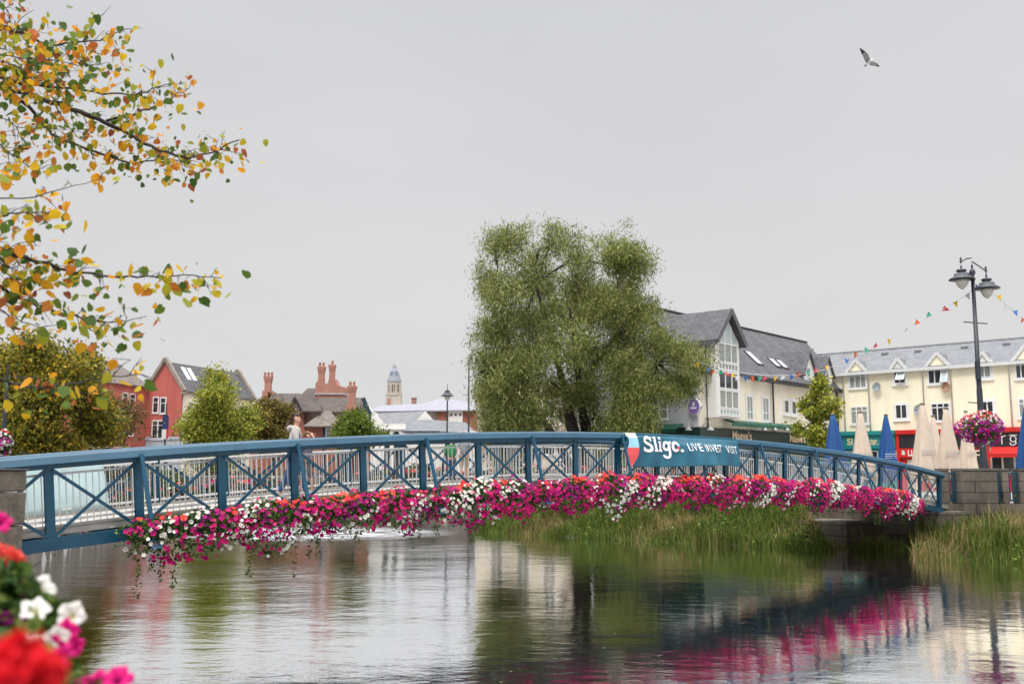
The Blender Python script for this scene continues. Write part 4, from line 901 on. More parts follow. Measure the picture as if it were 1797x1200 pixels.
for r_ in ((331, 705, 337, 735), (331, 750, 338, 775), (347, 752, 352, 776), (380, 712, 386, 738), (420, 712, 425, 735)): window(FS, rb, r_, 1, 0, curtain, .06)
mb = MB(); mb.tube([FS.pt(.15, .08, 1.6), FS.pt(.15, .08, zge-.3)], .09, 6); mb.build('downpipe', white, rb)
# long red wing coming towards us
FWg = Fr(FG.pt(ugl, 0, 0)[:2], (-AL[0], -AL[1]), (.944, -.33))
rw = thing('red_wing_building', FWg.pt(5, -3, 1.6), 'long coral red terrace with brown tiled roof behind the left trees', 'building')
_, zw = FWg.uz(185, 667.5); ru, rz_ = FWg.uz(150, 627, -5); LW = 34
mb = MB(); FWg.box(mb, 0, LW, -9.5, 0, 5.2, zw); mb.build('wall', red_r, rw); mb = MB(); FWg.box(mb, 0, LW, -9.5, .02, 1.5, 5.2); mb.build('shopfront', MATS['pale_grey_paint'], rw)
mb = MB(); FWg.slab(mb, [(-.2, .3, zw-.15), (LW+.2, .3, zw-.15), (LW+.2, -5, rz_), (-.2, -5, rz_)], .15); FWg.slab(mb, [(-.2, -5, rz_+.002), (LW+.2, -5, rz_+.002), (LW+.2, -9.8, zw-.15), (-.2, -9.8, zw-.15)], .15); mb.build('roof', tile_g, rw)
for r_ in ((215.5, 689, 223, 715), (228, 691, 236, 719), (219, 736, 233, 764), (180, 684, 187, 704)): window(FWg, rw, r_, 1, 0, glass, .06, 0, bars=(.3,))
for k in range(5): window(FWg, rw, (9+k*4.6, 9.2, 10.3+k*4.6, 11.4), 2, 0, glass, .06, px=False); window(FWg, rw, (9+k*4.6, 6.0, 10.3+k*4.6, 8.2), 2, 0, glass, .06, px=False)
uc_, zc_ = FWg.uz(34, 590, -5); uc2, zc2 = FWg.uz(67, 640, -5)
mb = MB(); FWg.box(mb, min(uc_, uc2), max(uc_, uc2), -5.9, -4.1, rz_-1.5, zc_); ch = mb.build('chimney', cream, rw)
mb = MB(); FWg.box(mb, min(uc_, uc2)-.1, max(uc_, uc2)+.1, -6.0, -4.0, zc_, zc_+.15); mb.build('cap', brick_p, ch)
for k in range(3):
    mb = MB(); uu = min(uc_, uc2)+(k+.6)*abs(uc2-uc_)/3.3; p = FWg.pt(uu, -5, zc_+.15); mb.lathe([(.16, 0), (.13, .35)], p, 8); mb.build('chimney_pot', mat('terracotta', (.35, .14, .09), .8), ch)
# ------------------------------------------------------------------ half timbered brick house with tall chimneys
YH = 112
FH = Fr((W(540, 740, YH).x, YH), (1, 0), (0, -1))
hh = thing('half_timbered_house', (W(560, 840, YH).x, YH+4, 1.6), 'brown roofed red brick house with half timbered gables and tall brick chimneys', 'house')
U = lambda px, d=0: FH.uz(px, 720, d)[0]
Zz = lambda py, d=0, px=560: FH.uz(px, py, d)[1]
mb = MB(); FH.box(mb, U(452, -6), U(640, -3), -12, -3, 1.5, Zz(722, -3)); FH.box(mb, U(506), U(534), -6, 0, 1.5, Zz(721)); FH.box(mb, U(534)+.003, U(596), -5.5, 1.8, 1.5, Zz(750, 1.8)); mb.build('wall', brick, hh)
mb = MB(); FH.box(mb, U(534)+.01, U(650, -.5), -3.1, -.8, Zz(750, 1.8), Zz(723, -.8)); mb.build('rendered_wall', mat('buff_render', (.42, .33, .26), .85, var=.12), hh)
mb = MB()
FH.slab(mb, [(U(450, -3), -3, Zz(724, -3)), (U(560, -3), -3, Zz(724, -3)), (U(526, -8), -8, Zz(690, -8)), (U(478, -8), -8, Zz(690.5, -8))], .15)
FH.slab(mb, [(U(478, -8), -8, Zz(690.5, -8)), (U(526, -8), -8, Zz(690, -8)), (U(540, -12), -12.5, Zz(722, -12)), (U(455, -12), -12.5, Zz(722, -12))], .15)
FH.slab(mb, [(U(520, -6.5), -6.5, Zz(700, -6.5)), (U(566, -6.5), -6.5, Zz(700, -6.5)), (U(560, -9), -9, Zz(681, -9)), (U(539, -9), -9, Zz(681, -9))], .15)
FH.slab(mb, [(U(520, -6.5), -6.5, Zz(700, -6.5)), (U(539, -9), -9, Zz(681, -9)), (U(535, -12), -12, Zz(700, -12))], .15)
FH.slab(mb, [(U(561, -.6), -.5, Zz(722, -.5)), (U(652, -.6), -.5, Zz(722, -.5)), (U(637, -4), -4.4, Zz(698, -4.4)), (U(556, -4), -4.4, Zz(698, -4.4))], .15)
FH.slab(mb, [(U(556, -4.4), -4.4, Zz(698, -4.4)+.01), (U(637, -4.4), -4.4, Zz(698, -4.4)+.01), (U(637, -8), -8.5, Zz(722, -8)), (U(556, -8), -8.5, Zz(722, -8))], .15)
rf = mb.build('roof', tile_b, hh)
# left timbered gable facing left-front; ridge runs to the right
za = Zz(697, 1.0); zb_ = Zz(721, 1.0)
GA = FH.pt(U(520, .6), .6, za); mb = MB()
FH.slab(mb, [(U(533, 1), 1.6, zb_), (U(564, 1), 1.0, zb_), (U(560, -1.5), -1.5, za), (U(519, .4), .4, za)], .14)
FH.slab(mb, [(U(519, .4), .4, za+.003), (U(560, -1.5), -1.5, za+.003), (U(545, -4.5), -4.5, zb_), (U(503, -2.4), -2.4, zb_-.1)], .14)
mb.build('cross_roof', tile_b, hh)
gA, gB, gC = FH.pt(U(505, -2.2), -2.2, Zz(721, -2.2)), FH.pt(U(532.5, 1), 1.3, zb_), FH.pt(U(520, .4), .42, za-.2)
mb = MB(); o_ = Vector((.15, .5, 0)); mb.face([gA, gB, gC]); mb.face([gC+o_, gB+o_, gA+o_]); mb.face([gA, gA+o_, gB+o_, gB]); mb.face([gB, gB+o_, gC+o_, gC]); mb.face([gC, gC+o_, gA+o_, gA]); mb.build('gable_panel', mat('gable_cream', (.62, .55, .47), .8), hh)
mb = MB(); off = Vector((-.06, -.12, 0))
for f_ in (.2, .35, .5, .65, .8):
    p = gA.lerp(gB, f_)+off; top = (gA.lerp(gC, f_*2) if f_ < .5 else gC.lerp(gB, (f_-.5)*2))+off; mb.beam(p, top-Vector((0, 0, .1)), .12, .08, (0, 1, 0))
mb.beam(gA+off, gB+off, .12, .2); mb.build('timber_frame', mat('old_timber', (.10, .085, .075), .8), hh)
mb = MB(); mb.beam(gA+off*1.8-Vector((.2, 0, .3)), gC+off*1.8+Vector((0, 0, .12)), .12, .4); mb.beam(gC+off*1.8+Vector((0, 0, .12)), gB+off*1.8+Vector((.2, 0, -.3)), .12, .3); mb.build('bargeboard', dark, hh)
window(FH, hh, (516, 718, 525, 728), 1, 0, glass, .05, .02)
mb = MB(); FH.box(mb, U(504, -1), U(507, -1), -4, -.9, 1.6, Zz(724)); mb.build('corner_wall', brick, hh)
# right gable
g1, g2, g3 = FH.pt(U(600, -.3), -.55, Zz(744, -.5)), FH.pt(U(658, -7), -8.0, Zz(744, -8)), FH.pt(U(637, -4.4), -4.3, Zz(698, -4.4))
q1 = FH.pt(U(638, -.3), -.6, Zz(722, -.5)); q2 = FH.pt(U(655, -8), -8.2, Zz(722, -8))
mb = MB(); mb.face([q1, q2, g3]); bk = Vector((-.5, 0, 0)); mb.face([g3+bk, q2+bk, q1+bk]); mb.build('gable_panel', white_r, hh)
FR = Fr((W(637, 740, YH).x, YH), (1, 0), (0, -1))
ap = FR.pt(FR.uz(637, 698, .6)[0], .6, Zz(698, .6)); lo = FR.pt(FR.uz(657, 746, .6)[0], .6, Zz(746, .6)); ll = FR.pt(FR.uz(628, 722, .6)[0], .6, Zz(716, .6))
mb = MB(); mb.beam(ap, lo, .25, .45, (1, 0, .4)); mb.build('bargeboard', mat('teal_black', (.012, .04, .055), .5), hh)
tri = [ap+Vector((0, .12, -.2)), FR.pt(FR.uz(626, 746, .5)[0], .5, Zz(746, .5)), lo+Vector((-.1, .12, 0))]
mb = MB(); d_ = Vector((0, .4, 0)); mb.face(tri); mb.face([p+d_ for p in tri[::-1]]); mb.face([tri[0], tri[0]+d_, tri[1]+d_, tri[1]]); mb.face([tri[2], tri[2]+d_, tri[0]+d_, tri[0]]); mb.build('gable_panel', MATS['gable_cream'], hh)
mb = MB()
for px_, y0, y1 in ((629, 716, 722), (633, 708, 720), (637, 703, 720), (641, 710, 720)): mb.beam(FR.pt(FR.uz(px_, y1, .6)[0], .62, Zz(y1, .6)), FR.pt(FR.uz(px_+.5, y0, .6)[0], .62, Zz(y0, .6)), .12, .08, (0, 1, 0))
mb.beam(FR.pt(FR.uz(627, 721, .6)[0], .6, Zz(721, .6)), FR.pt(FR.uz(646, 721, .6)[0], .6, Zz(721, .6)), .1, .2); mb.build('timber_frame', MATS['old_timber'], hh)
mb = MB(); FR.box(mb, FR.uz(628, 740)[0], FR.uz(657, 740)[0], -7, .45, 1.5, Zz(745.5, .5)); mb.build('wall', brick, hh)
# low hipped porch roof
mb = MB(); zt1 = Zz(720, 0); zl = Zz(747, 3)
FH.slab(mb, [(U(533, 3), 3, zl), (U(599, 3), 3, zl), (U(580, -.3), -.3, zt1), (U(570, -.3), -.3, zt1)], .14); FH.slab(mb, [(U(599, 3), 3, zl), (U(603, -3), -3, zl), (U(580, -.3), -.3, zt1+.003)], .14); FH.slab(mb, [(U(533, 3), 3, zl), (U(570, -.3), -.3, zt1+.003), (U(536, -3), -3, zl)], .14); mb.build('porch_roof', tile_g, hh)
window(FH, hh, (572.5, 752, 581, 768), 1, 0, curtain, .1, 1.8, bars=(.5,))
mb = MB(); FH.box(mb, U(568, 1.9), U(571.5, 1.9), 1.8, 2.0, 1.6, Zz(750, 1.9)); mb.build('post', mat('navy_paint', (.01, .02, .10), .5), hh)
def chimney(px0, px1, ytop, ybase, d, base=None, pots=2):
    u0, u1 = U(px0, d), U(px1, d); zt = Zz(ytop, d); zb = Zz(ybase, d); w = u1-u0; uc = (u0+u1)/2
    mb = MB(); FH.box(mb, u0+.06*w, u1-.06*w, d-w*.9, d, zb, zt-.9); 
    for k in range(4): e_ = .06*w-.035*w*k; FH.box(mb, u0+e_, u1-e_, d-w*.9-.04*k*w, d+.04*w*k, zt-.9+k*.18, zt-.9+(k+1)*.18)
    FH.box(mb, u0-.10*w, u1+.10*w, d-w, d+.14*w, zt-.18, zt); 
    if base:
        for (a, b_, y0, y1) in base: FH.box(mb, U(a, d), U(b_, d), d-w*1.1, d+.1, Zz(y1, d), Zz(y0, d))
    c = mb.build('chimney', brick_p, hh)
    for k in range(pots):
        mb = MB(); mb.lathe([(.17, 0), (.13, .1), (.15, .5)], FH.pt(uc+(k-(pots-1)/2)*.42, d-w*.45, zt), 8); mb.build('chimney_pot', MATS['terracotta'], c)
    return c
chimney(462, 474, 660, 700, -8, [(459.5, 476, 685, 705), (470, 481, 688, 705)], 3)
chimney(556, 567.5, 643, 675, -6, None, 2); chimney(575.5, 586, 640, 672, -6, None, 1); chimney(609.5, 623, 677, 724, .2, [(607, 624, 711, 735)], 2)
mb = MB(); d = -6
prof = [(552.5, 700), (552.5, 673), (556, 668), (567, 671), (570, 676), (574, 672), (576, 664), (586, 664), (590, 673), (592, 677), (604, 679), (604, 700)]
FH.prism(mb, [(U(x, d), Zz(y, d)) for x, y in prof], d-2.4, d+.05); ch = mb.build('chimney_stack', brick_p, hh); mb = MB(); FH.box(mb, U(551.5, d), U(605, d), d-2.5, d+.2, Zz(692.5, d), Zz(690, d)); mb.build('stone_band', lead, ch)
# ------------------------------------------------------------------ white hall and the slate roofed blocks behind
YW = 104; F2 = Fr((W(700, 740, YW).x, YW), (1, 0), (0, -1)); U2 = lambda px, d=0: F2.uz(px, 740, d)[0]; Z2 = lambda py, d=0: F2.uz(740, py, d)[1]
wh = thing('white_hall', (W(720, 840, YW).x, YW+4, 1.6), 'low white hall with curved parapet, arched windows and grey slate roofs', 'building')
mb = MB(); F2.prism(mb, [(U2(651), 1.5), (U2(712), 1.5), (U2(712), Z2(743)), (U2(672), Z2(743)), (U2(671), Z2(739)), (U2(664), Z2(733)), (U2(660), Z2(724)), (U2(655), Z2(722)), (U2(651), Z2(727))], -.5, 0); F2.box(mb, U2(712)+.002, U2(836), -8, -.1, 1.5, Z2(756)); F2.box(mb, U2(666), U2(712), 0, .2, Z2(753.5), Z2(751.5)); mb.build('wall', white_r, wh)
mb = MB()
F2.slab(mb, [(U2(660, -1), -.6, Z2(748, -1)), (U2(714, -1), -.6, Z2(754, -1)), (U2(746, -5), -5.5, Z2(721, -5)), (U2(660, -5), -5.5, Z2(724.5, -5))], .15)
F2.slab(mb, [(U2(706, .6), .6, Z2(756, .6)), (U2(770, .6), .6, Z2(756, .6)), (U2(760, -3), -3, Z2(736.5, -3)), (U2(729, -3), -3, Z2(737.5, -3))], .15)
F2.slab(mb, [(U2(770, .6), .6, Z2(756, .6)), (U2(838, .1), .1, Z2(761, .1)), (U2(818, -4), -4, Z2(741.5, -4)), (U2(760, -3), -3, Z2(736.5, -3))], .15)
mb.build('roof', slate_l, wh)
mb = MB(); F2.prism(mb, [(U2(730, -3.2), Z2(738, -3.2)), (U2(760, -3.2), Z2(737, -3.2)), (U2(745.5, -3.2), Z2(721, -3.2))], -4.2, -3.2); F2.box(mb, U2(706, .62), U2(772, .62), .55, .70, Z2(757.3, .62), Z2(756, .62), 1); mb.build('gable', [white_r, MATS['navy_paint']], wh)
for x in (680, 696.5):
    mb = MB(); c0, z0_ = U2(x), Z2(761.5); F2.prism(mb, [(c0-.28, 2.6), (c0+.28, 2.6), (c0+.28, z0_)]+[(c0+.28*math.cos(t), z0_+.28*math.sin(t)) for t in np.linspace(0, math.pi, 10)[1:-1]]+[(c0-.28, z0_)], -.02, .04); mb.build('arched_window', glass, wh)
for x in (723, 745): mb = MB(); F2.box(mb, U2(x-3), U2(x+3), -.12, -.06, Z2(763), Z2(760.5)); mb.build('window', glass, wh)
YG = 128; F3 = Fr((W(740, 740, YG).x, YG), (1, 0), (0, -1)); U3 = lambda px, d=0: F3.uz(px, 720, d)[0]; Z3 = lambda py, d=0: F3.uz(740, py, d)[1]
gb = thing('slate_roofed_block', (W(740, 840, YG).x, YG+6, 1.6), 'wide block with pale lilac grey slate roof and brick and white end wall', 'building')
mb = MB(); F3.box(mb, U3(650), U3(768), -10, -.5, 1.5, Z3(720.5)); mb.build('stone_wall', stone_l, gb); mb = MB(); F3.box(mb, U3(768)+.002, U3(787), -10, .0, 1.5, Z3(720)); F3.box(mb, U3(812), U3(834), -10, 0, 1.5, Z3(719)); mb.build('brick_wall', brick, gb); mb = MB(); F3.box(mb, U3(787)+.002, U3(812)-.002, -10, .1, 1.5, Z3(719.5)); mb.build('panel', white_r, gb)
for x in (792, 800, 808): mb = MB(); F3.box(mb, U3(x-1.6), U3(x+1.6), .05, .13, Z3(729.5), Z3(725.5)); mb.build('window', glass, gb)
lil = brickmat('lilac_slate', (.25, .25, .29), (.30, .30, .34), (.22, .22, .25), .5, .3, .01, .7, .08)
mb = MB()
F3.slab(mb, [(U3(644, .5), .5, Z3(721.5, .5)), (U3(768, .5), .5, Z3(719.5, .5)), (U3(757, -6), -6, Z3(707, -6)), (U3(668, -6), -6, Z3(711.5, -6))], .15)
F3.slab(mb, [(U3(722, .55), .55, Z3(720, .5)), (U3(838, .55), .55, Z3(719, .5)), (U3(814, -6), -6, Z3(705, -6)), (U3(750, -6), -6, Z3(704, -6))], .15)
F3.slab(mb, [(U3(756, -5.8), -5.8, Z3(706.5, -5.8)), (U3(816, -5.8), -5.8, Z3(706, -5.8)), (U3(812, -9), -9, Z3(703.5, -9)), (U3(783, -9), -9, Z3(699.5, -9)), (U3(762, -9), -9, Z3(701, -9))], .15)
mb.build('roof', lil, gb)
mb = MB(); F3.box(mb, U3(722, -6.5), U3(730, -6.5), -7.2, -6.5, Z3(712, -6.5), Z3(699, -6.5)); F3.box(mb, U3(721, -6.5), U3(731, -6.5), -7.3, -6.4, Z3(699, -6.5), Z3(697.5, -6.5)); mb.build('chimney', brick_p, gb)
# clock tower far behind
YT = 300; tw = thing('bell_tower', W(691, 712, YT), 'distant pale stone bell tower with domed slate cap and open belfry', 'tower'); S = YT/FPX*1.008
cx = W(691.3, 700, YT).x
zt_ = lambda py: W(691, py, YT).z
def oct(mb, r0, y0, r1, y1, n=8): mb.lathe([(r0*S, zt_(y0)), (r1*S, zt_(y1))], (cx, YT, 0), n, rot=math.pi/8)
tst = mat('tower_stone', (.45, .40, .35), .85, var=.15, vscale=.3)
mb = MB(); mb.box(cx-13*S, cx+13*S, YT-13*S, YT+13*S, 1.5, zt_(695)); oct(mb, 14.3, 695, 14.3, 694); oct(mb, 15.5, 694, 15.5, 692); oct(mb, 14.6, 692, 14.6, 689)
mb.build('shaft', tst, tw)
mb = MB()
for k in range(8):
    t_ = (k+.5)*math.pi/4; x, y = cx+11.2*S*math.cos(t_), YT+11.2*S*math.sin(t_); mb.lathe([(2.0*S, zt_(689)), (1.8*S, zt_(674))], (x, y, 0), 8)
    t2 = k*math.pi/4; x, y = cx+10.2*S*math.cos(t2), YT+10.2*S*math.sin(t2); mb.lathe([(.9*S, zt_(689)), (.9*S, zt_(674))], (x, y, 0), 6)
oct(mb, 12, 675.5, 12.2, 670); oct(mb, 6, 689, 6, 675); mb.build('belfry', tst, tw)
mb = MB(); mb.lathe([(13.2*S, zt_(670)), (12.4*S, zt_(667)), (10.2*S, zt_(661)), (8.6*S, zt_(655)), (6.8*S, zt_(650)), (4.2*S, zt_(647)), (2.8*S, zt_(641)), (1.2*S, zt_(640.5)), (.35*S, zt_(639)), (.1*S, zt_(632))], (cx, YT, 0), 16); mb.build('dome', mat('tower_slate', (.25, .26, .30), .7), tw)
mb = MB(); cop_ = mat('verdigris', (.12, .20, .25), .6)
for t_ in (-1.95, -1.1): x, y = cx+8.6*S*math.cos(t_), YT+8.6*S*math.sin(t_); mb.box(x-1.8*S, x+1.8*S, y-1*S, y+2*S, zt_(661), zt_(653.5))
mb.build('clock_face', cop_, tw)
mb = MB(); mb.box(cx-9.5*S, cx-4*S, YT-13.3*S, YT-13*S, 20, zt_(700)); mb.build('window', brick_p, tw)
# ================================================================== trees
def inside_blobs(blobs, n, Y, dep, shell=.55):
    """blobs (px,py,rx_px,ry_px); points in world, denser near the outside of each clump"""
    A = np.array([b_[2]*b_[3] for b_ in blobs], float); k = rng.choice(len(blobs), n, p=A/A.sum()); B = np.array(blobs, float)[k]
    d = unit(rng.normal(size=(n, 3))); r = rng.uniform(0, 1, n)**(shell*.6); s = Y/FPX
    dy = np.sin(np.arange(len(blobs))*2.4)*dep*.45
    Pc = np.array([tuple(W(b_[0], b_[1], Y)) for b_ in blobs])[k]; Pc[:, 1] += dy[k]
    return Pc+d*r[:, None]*np.stack([B[:, 2]*s, np.minimum(B[:, 2]*s, dep*.6), B[:, 3]*s], 1), d
def tree(name, label, base, blobs, Y, dep, ntw, nl, size, lm, stems, aspect=.5, droop=.3, tr=.45, bm=None, group=None, clump=0):
    bx, bz = base; t_ = thing(name, (W(bx, 826, Y).x, Y, bz), label, 'tree', group); b0 = Vector((W(bx, 826, Y).x, Y, bz-.3))
    if clump:
        C, d = inside_blobs([(a, b_, c*.84, e*.88) for a, b_, c, e in blobs], ntw//clump, Y, dep); C = np.repeat(C, clump, 0); C = C+unit(rng.normal(size=C.shape))*rng.uniform(.1, 1, (len(C), 1))**.6*np.array([.85, .85, .62])
        ntw = len(C)
    else: C, d = inside_blobs(blobs, ntw, Y, dep)
    P = np.repeat(C, nl, 0)+rng.normal(size=(ntw*nl, 3))*tr*np.array([1, 1, .8]); 
    P[:, 2] -= np.tile(np.linspace(0, 1, nl), ntw)*tr*droop
    leaves('crown', P, size, lm, t_, droop=droop*1.5, aspect=aspect)
    tips = [W(p[0], p[1], Y) for p in blobs]
    mb = MB()
    for k, (r0, path) in enumerate(stems):
        pts = [b0+Vector((.18*math.cos(k*2.1), .18*math.sin(k*2.1), 0))]+[W(x, y, Y+math.sin(k*1.9+i_)*dep*.12*(i_+1)) for i_, (x, y) in enumerate(path)]
        rs = [r0*(1-.8*i_/len(path)) for i_ in range(len(pts))]; mb.tube(pts, rs, 8)
    mb.build('trunk', bm or bark, t_, True)
    mb = MB()
    for b_ in blobs:
        c = W(b_[0], b_[1], Y)
        src = min((W(x, y, Y) for r0, path in stems for x, y in path), key=lambda p: (p-c).length)
        mid = src.lerp(c, .5)+Vector((0, random.uniform(-.3, .3), .15)); m1 = src.lerp(mid, .5)+Vector((random.uniform(-.2, .2), 0, random.uniform(-.12, .2))); m2 = mid.lerp(c, .5)+Vector((random.uniform(-.2, .2), 0, random.uniform(-.2, .1))); mb.tube([src, m1, mid, m2, c], [.055, .045, .035, .022, .01], 6)
        for q in range(3):
            e_ = c+Vector((random.uniform(-1, 1), random.uniform(-1, 1), random.uniform(-.3, 1)))*b_[2]*Y/FPX*.7; mb.tube([mid, c.lerp(e_, .4), e_], [.035, .02, .008], 5)
    mb.build('branches', bm or bark, t_, True); return t_
WIL = [(872, 432, 22, 26), (860, 480, 24, 34), (900, 455, 28, 28), (940, 440, 24, 30), (968, 425, 16, 26), (905, 500, 40, 36), (960, 485, 40, 36), (1000, 460, 22, 28), (1030, 458, 22, 26), (1020, 500, 40, 34), (1062, 455, 20, 26), (1098, 430, 12, 28), (1090, 465, 32, 32), (1118, 480, 18, 34), (1080, 510, 44, 34), (880, 540, 34, 34),
       (930, 550, 48, 40), (990, 550, 50, 40), (1050, 555, 46, 40), (1110, 550, 28, 36), (880, 595, 38, 36), (860, 630, 26, 28), (925, 610, 52, 42), (985, 615, 54, 44), (1045, 615, 50, 42), (1105, 605, 36, 38), (1150, 605, 26, 26), (855, 670, 28, 40), (905, 670, 46, 44), (965, 675, 46, 36), (1030, 680, 50, 38), (1090, 665, 44, 40), (1145, 655, 36, 40), (1180, 625, 30, 20), (1185, 670, 32, 28), (1215, 610, 16, 10), (1205, 640, 22, 18), (1175, 600, 26, 14), (1200, 675, 20, 16), (1160, 690, 24, 20),
       (862, 730, 26, 38), (910, 735, 44, 36), (950, 765, 26, 26), (1045, 735, 34, 26), (1090, 735, 36, 38), (1115, 700, 30, 30), (1125, 755, 20, 22), (1208, 650, 16, 16), (880, 790, 34, 34), (1080, 790, 46, 30), (1112, 510, 24, 30), (1122, 545, 20, 26), (1128, 580, 18, 22), (1030, 520, 30, 30), (840, 655, 12, 10), (848, 690, 14, 12), (890, 760, 36, 26), (930, 740, 30, 26), (985, 725, 30, 22), (1015, 700, 30, 24), (870, 700, 26, 26), (1060, 760, 26, 24), (1110, 735, 26, 24), (862, 765, 20, 22)]
tree('willow_tree', 'large many stemmed willow with fine grey green foliage on the river bank', (1030, 1.5), WIL, 56, 9, 7600, 13, .27, willowm,
     [(.42, [(1003, 745), (992, 690), (970, 600), (940, 500)]), (.36, [(1028, 760), (1020, 700), (1010, 620), (1000, 540)]), (.40, [(1085, 720), (1090, 640), (1092, 560), (1090, 480)]), (.3, [(975, 770), (940, 720), (900, 640), (875, 520)]), (.28, [(1060, 750), (1110, 700), (1150, 640)])], aspect=.17, droop=.75, tr=.27, bm=bark_d, clump=14)
# stray twigs around the willow's outline
TW = [(858, 408, 8, 10), (893, 418, 6, 10), (925, 412, 6, 10), (962, 402, 8, 12), (978, 408, 6, 10), (1037, 432, 8, 8), (1072, 432, 8, 10), (1096, 408, 5, 12), (1106, 420, 6, 10), (1122, 430, 6, 10), (1137, 470, 6, 14), (842, 455, 8, 12), (836, 480, 8, 5), (848, 505, 8, 8), (843, 560, 10, 8), (835, 602, 10, 6), (823, 605, 7, 4), (838, 620, 8, 8), (1140, 540, 8, 14), (1225, 600, 8, 5), (1228, 640, 6, 8), (1220, 672, 8, 10), (1200, 698, 10, 8), (1170, 700, 10, 8)]
wt = [o for o in SC.objects if o.name == 'willow_tree'][0]
C, d = inside_blobs([(a, b_, c*.92, e) for a, b_, c, e in WIL], 6400, 56, 8); P = np.repeat(C, 12, 0)+rng.normal(size=(6400*12, 3))*.33; leaves('crown', P, .25, willowm, wt, droop=.9, aspect=.17)
C, d = inside_blobs(TW, 360, 56, 4); P = np.repeat(C, 9, 0)+rng.normal(size=(3240, 3))*.22; leaves('crown', P, .24, willowm, wt, droop=1.2, aspect=.17)
gy1 = mat('autumn_leaves_a', (0, 0, 0), .6, var=.3, vscale=.5, transl=.3, island=[(0, (.06, .07, .018)), (.4, (.17, .18, .03)), (.75, (.32, .27, .035)), (1, (.55, .36, .03))])
gy2 = mat('autumn_leaves_b', (0, 0, 0), .6, var=.3, vscale=.5, transl=.3, island=[(0, (.08, .07, .03)), (.5, (.18, .13, .04)), (.8, (.28, .15, .06)), (1, (.34, .10, .07))])
gy3 = mat('autumn_leaves_c', (0, 0, 0), .6, var=.25, vscale=.5, transl=.3, island=[(0, (.10, .14, .025)), (.5, (.24, .27, .04)), (.85, (.42, .41, .06)), (1, (.55, .46, .07))])
tree('autumn_tree', 'broad green and yellow autumn tree at the left edge above the river wall', (55, 1.5),
     [(20, 640, 32, 24), (60, 635, 30, 22), (100, 622, 24, 18), (120, 642, 24, 22), (140, 660, 18, 18), (15, 690, 34, 34), (65, 680, 40, 34), (112, 695, 34, 30), (150, 705, 16, 22), (30, 740, 40, 34), (85, 745, 38, 36), (140, 740, 30, 34), (60, 790, 44, 30), (115, 790, 26, 26), (110, 608, 8, 8), (85, 612, 8, 8), (135, 620, 8, 8), (-30, 700, 40, 60), (160, 645, 8, 8)], 51, 5, 5600, 12, .21, gy1,
     [(.26, [(50, 760), (45, 700), (40, 650)]), (.18, [(80, 750), (110, 690), (130, 650)])], aspect=.6, tr=.42)
tree('autumn_tree', 'reddish brown and olive autumn tree in front of the red terrace', (195, 1.5),
     [(172, 700, 10, 10), (198, 712, 12, 9), (175, 722, 20, 14), (210, 730, 14, 10), (180, 745, 28, 20), (222, 742, 12, 9), (150, 770, 30, 22), (200, 772, 24, 14), (226, 718, 6, 6), (232, 758, 6, 5)], 66, 5, 1300, 10, .22, gy2,
     [(.2, [(190, 770), (190, 720), (190, 690)]), (.12, [(205, 750), (225, 720)])], aspect=.6, tr=.45)
tree('autumn_tree', 'pointed yellow green tree in front of the cream side wall', (388, 1.5),
     [(380, 662, 13, 14), (378, 685, 18, 16), (393, 700, 22, 18), (366, 705, 18, 16), (354, 730, 18, 16), (385, 730, 30, 20), (414, 725, 17, 17), (362, 758, 24, 20), (398, 760, 28, 20), (424, 755, 12, 15), (338, 745, 6, 5), (430, 738, 7, 6), (382, 795, 40, 30)], 90, 6, 2300, 11, .28, gy3,
     [(.2, [(388, 780), (386, 720), (382, 680)]), (.12, [(395, 770), (415, 735)])], aspect=.6, tr=.5)
tree('autumn_tree', 'rounded olive brown tree left of the half timbered house', (478, 1.5),
     [(472, 714, 15, 10), (488, 726, 16, 13), (464, 735, 15, 15), (480, 750, 22, 20), (464, 770, 16, 18), (492, 775, 16, 18)], 98, 5, 1500, 11, .28, gy2 if False else mat('autumn_leaves_d', (0, 0, 0), .6, var=.3, vscale=.5, transl=.3, island=[(0, (.07, .07, .02)), (.5, (.15, .12, .03)), (1, (.28, .19, .04))]),
     [(.2, [(478, 780), (478, 740)])], aspect=.6, tr=.5)
tree('autumn_tree', 'small round bright green tree below the right brick chimney', (622, 1.5),
     [(622, 730, 13, 10), (612, 745, 20, 14), (635, 748, 18, 12), (600, 762, 16, 10), (622, 768, 30, 14), (645, 765, 14, 10), (663, 762, 8, 5)], 86, 4, 1300, 11, .24, mat('green_leaves', (0, 0, 0), .6, var=.3, vscale=.5, transl=.3, island=[(0, (.045, .075, .012)), (.5, (.11, .16, .02)), (1, (.22, .25, .04))]),
     [(.15, [(622, 790), (622, 755)])], aspect=.6, tr=.4)
tree('young_tree', 'slender young yellow green tree in front of the pub', (1436, 1.6),
     [(1440, 680, 9, 14), (1436, 700, 14, 12), (1447, 712, 14, 12), (1420, 712, 12, 10), (1428, 728, 14, 10), (1455, 725, 10, 9), (1408, 752, 9, 9), (1425, 765, 16, 12), (1440, 755, 14, 12), (1442, 668, 5, 8), (1432, 782, 16, 10)], 55, 2.0, 520, 10, .22, gy3,
     [(.07, [(1437, 790), (1437, 740), (1438, 700), (1441, 675)])], aspect=.6, tr=.20)
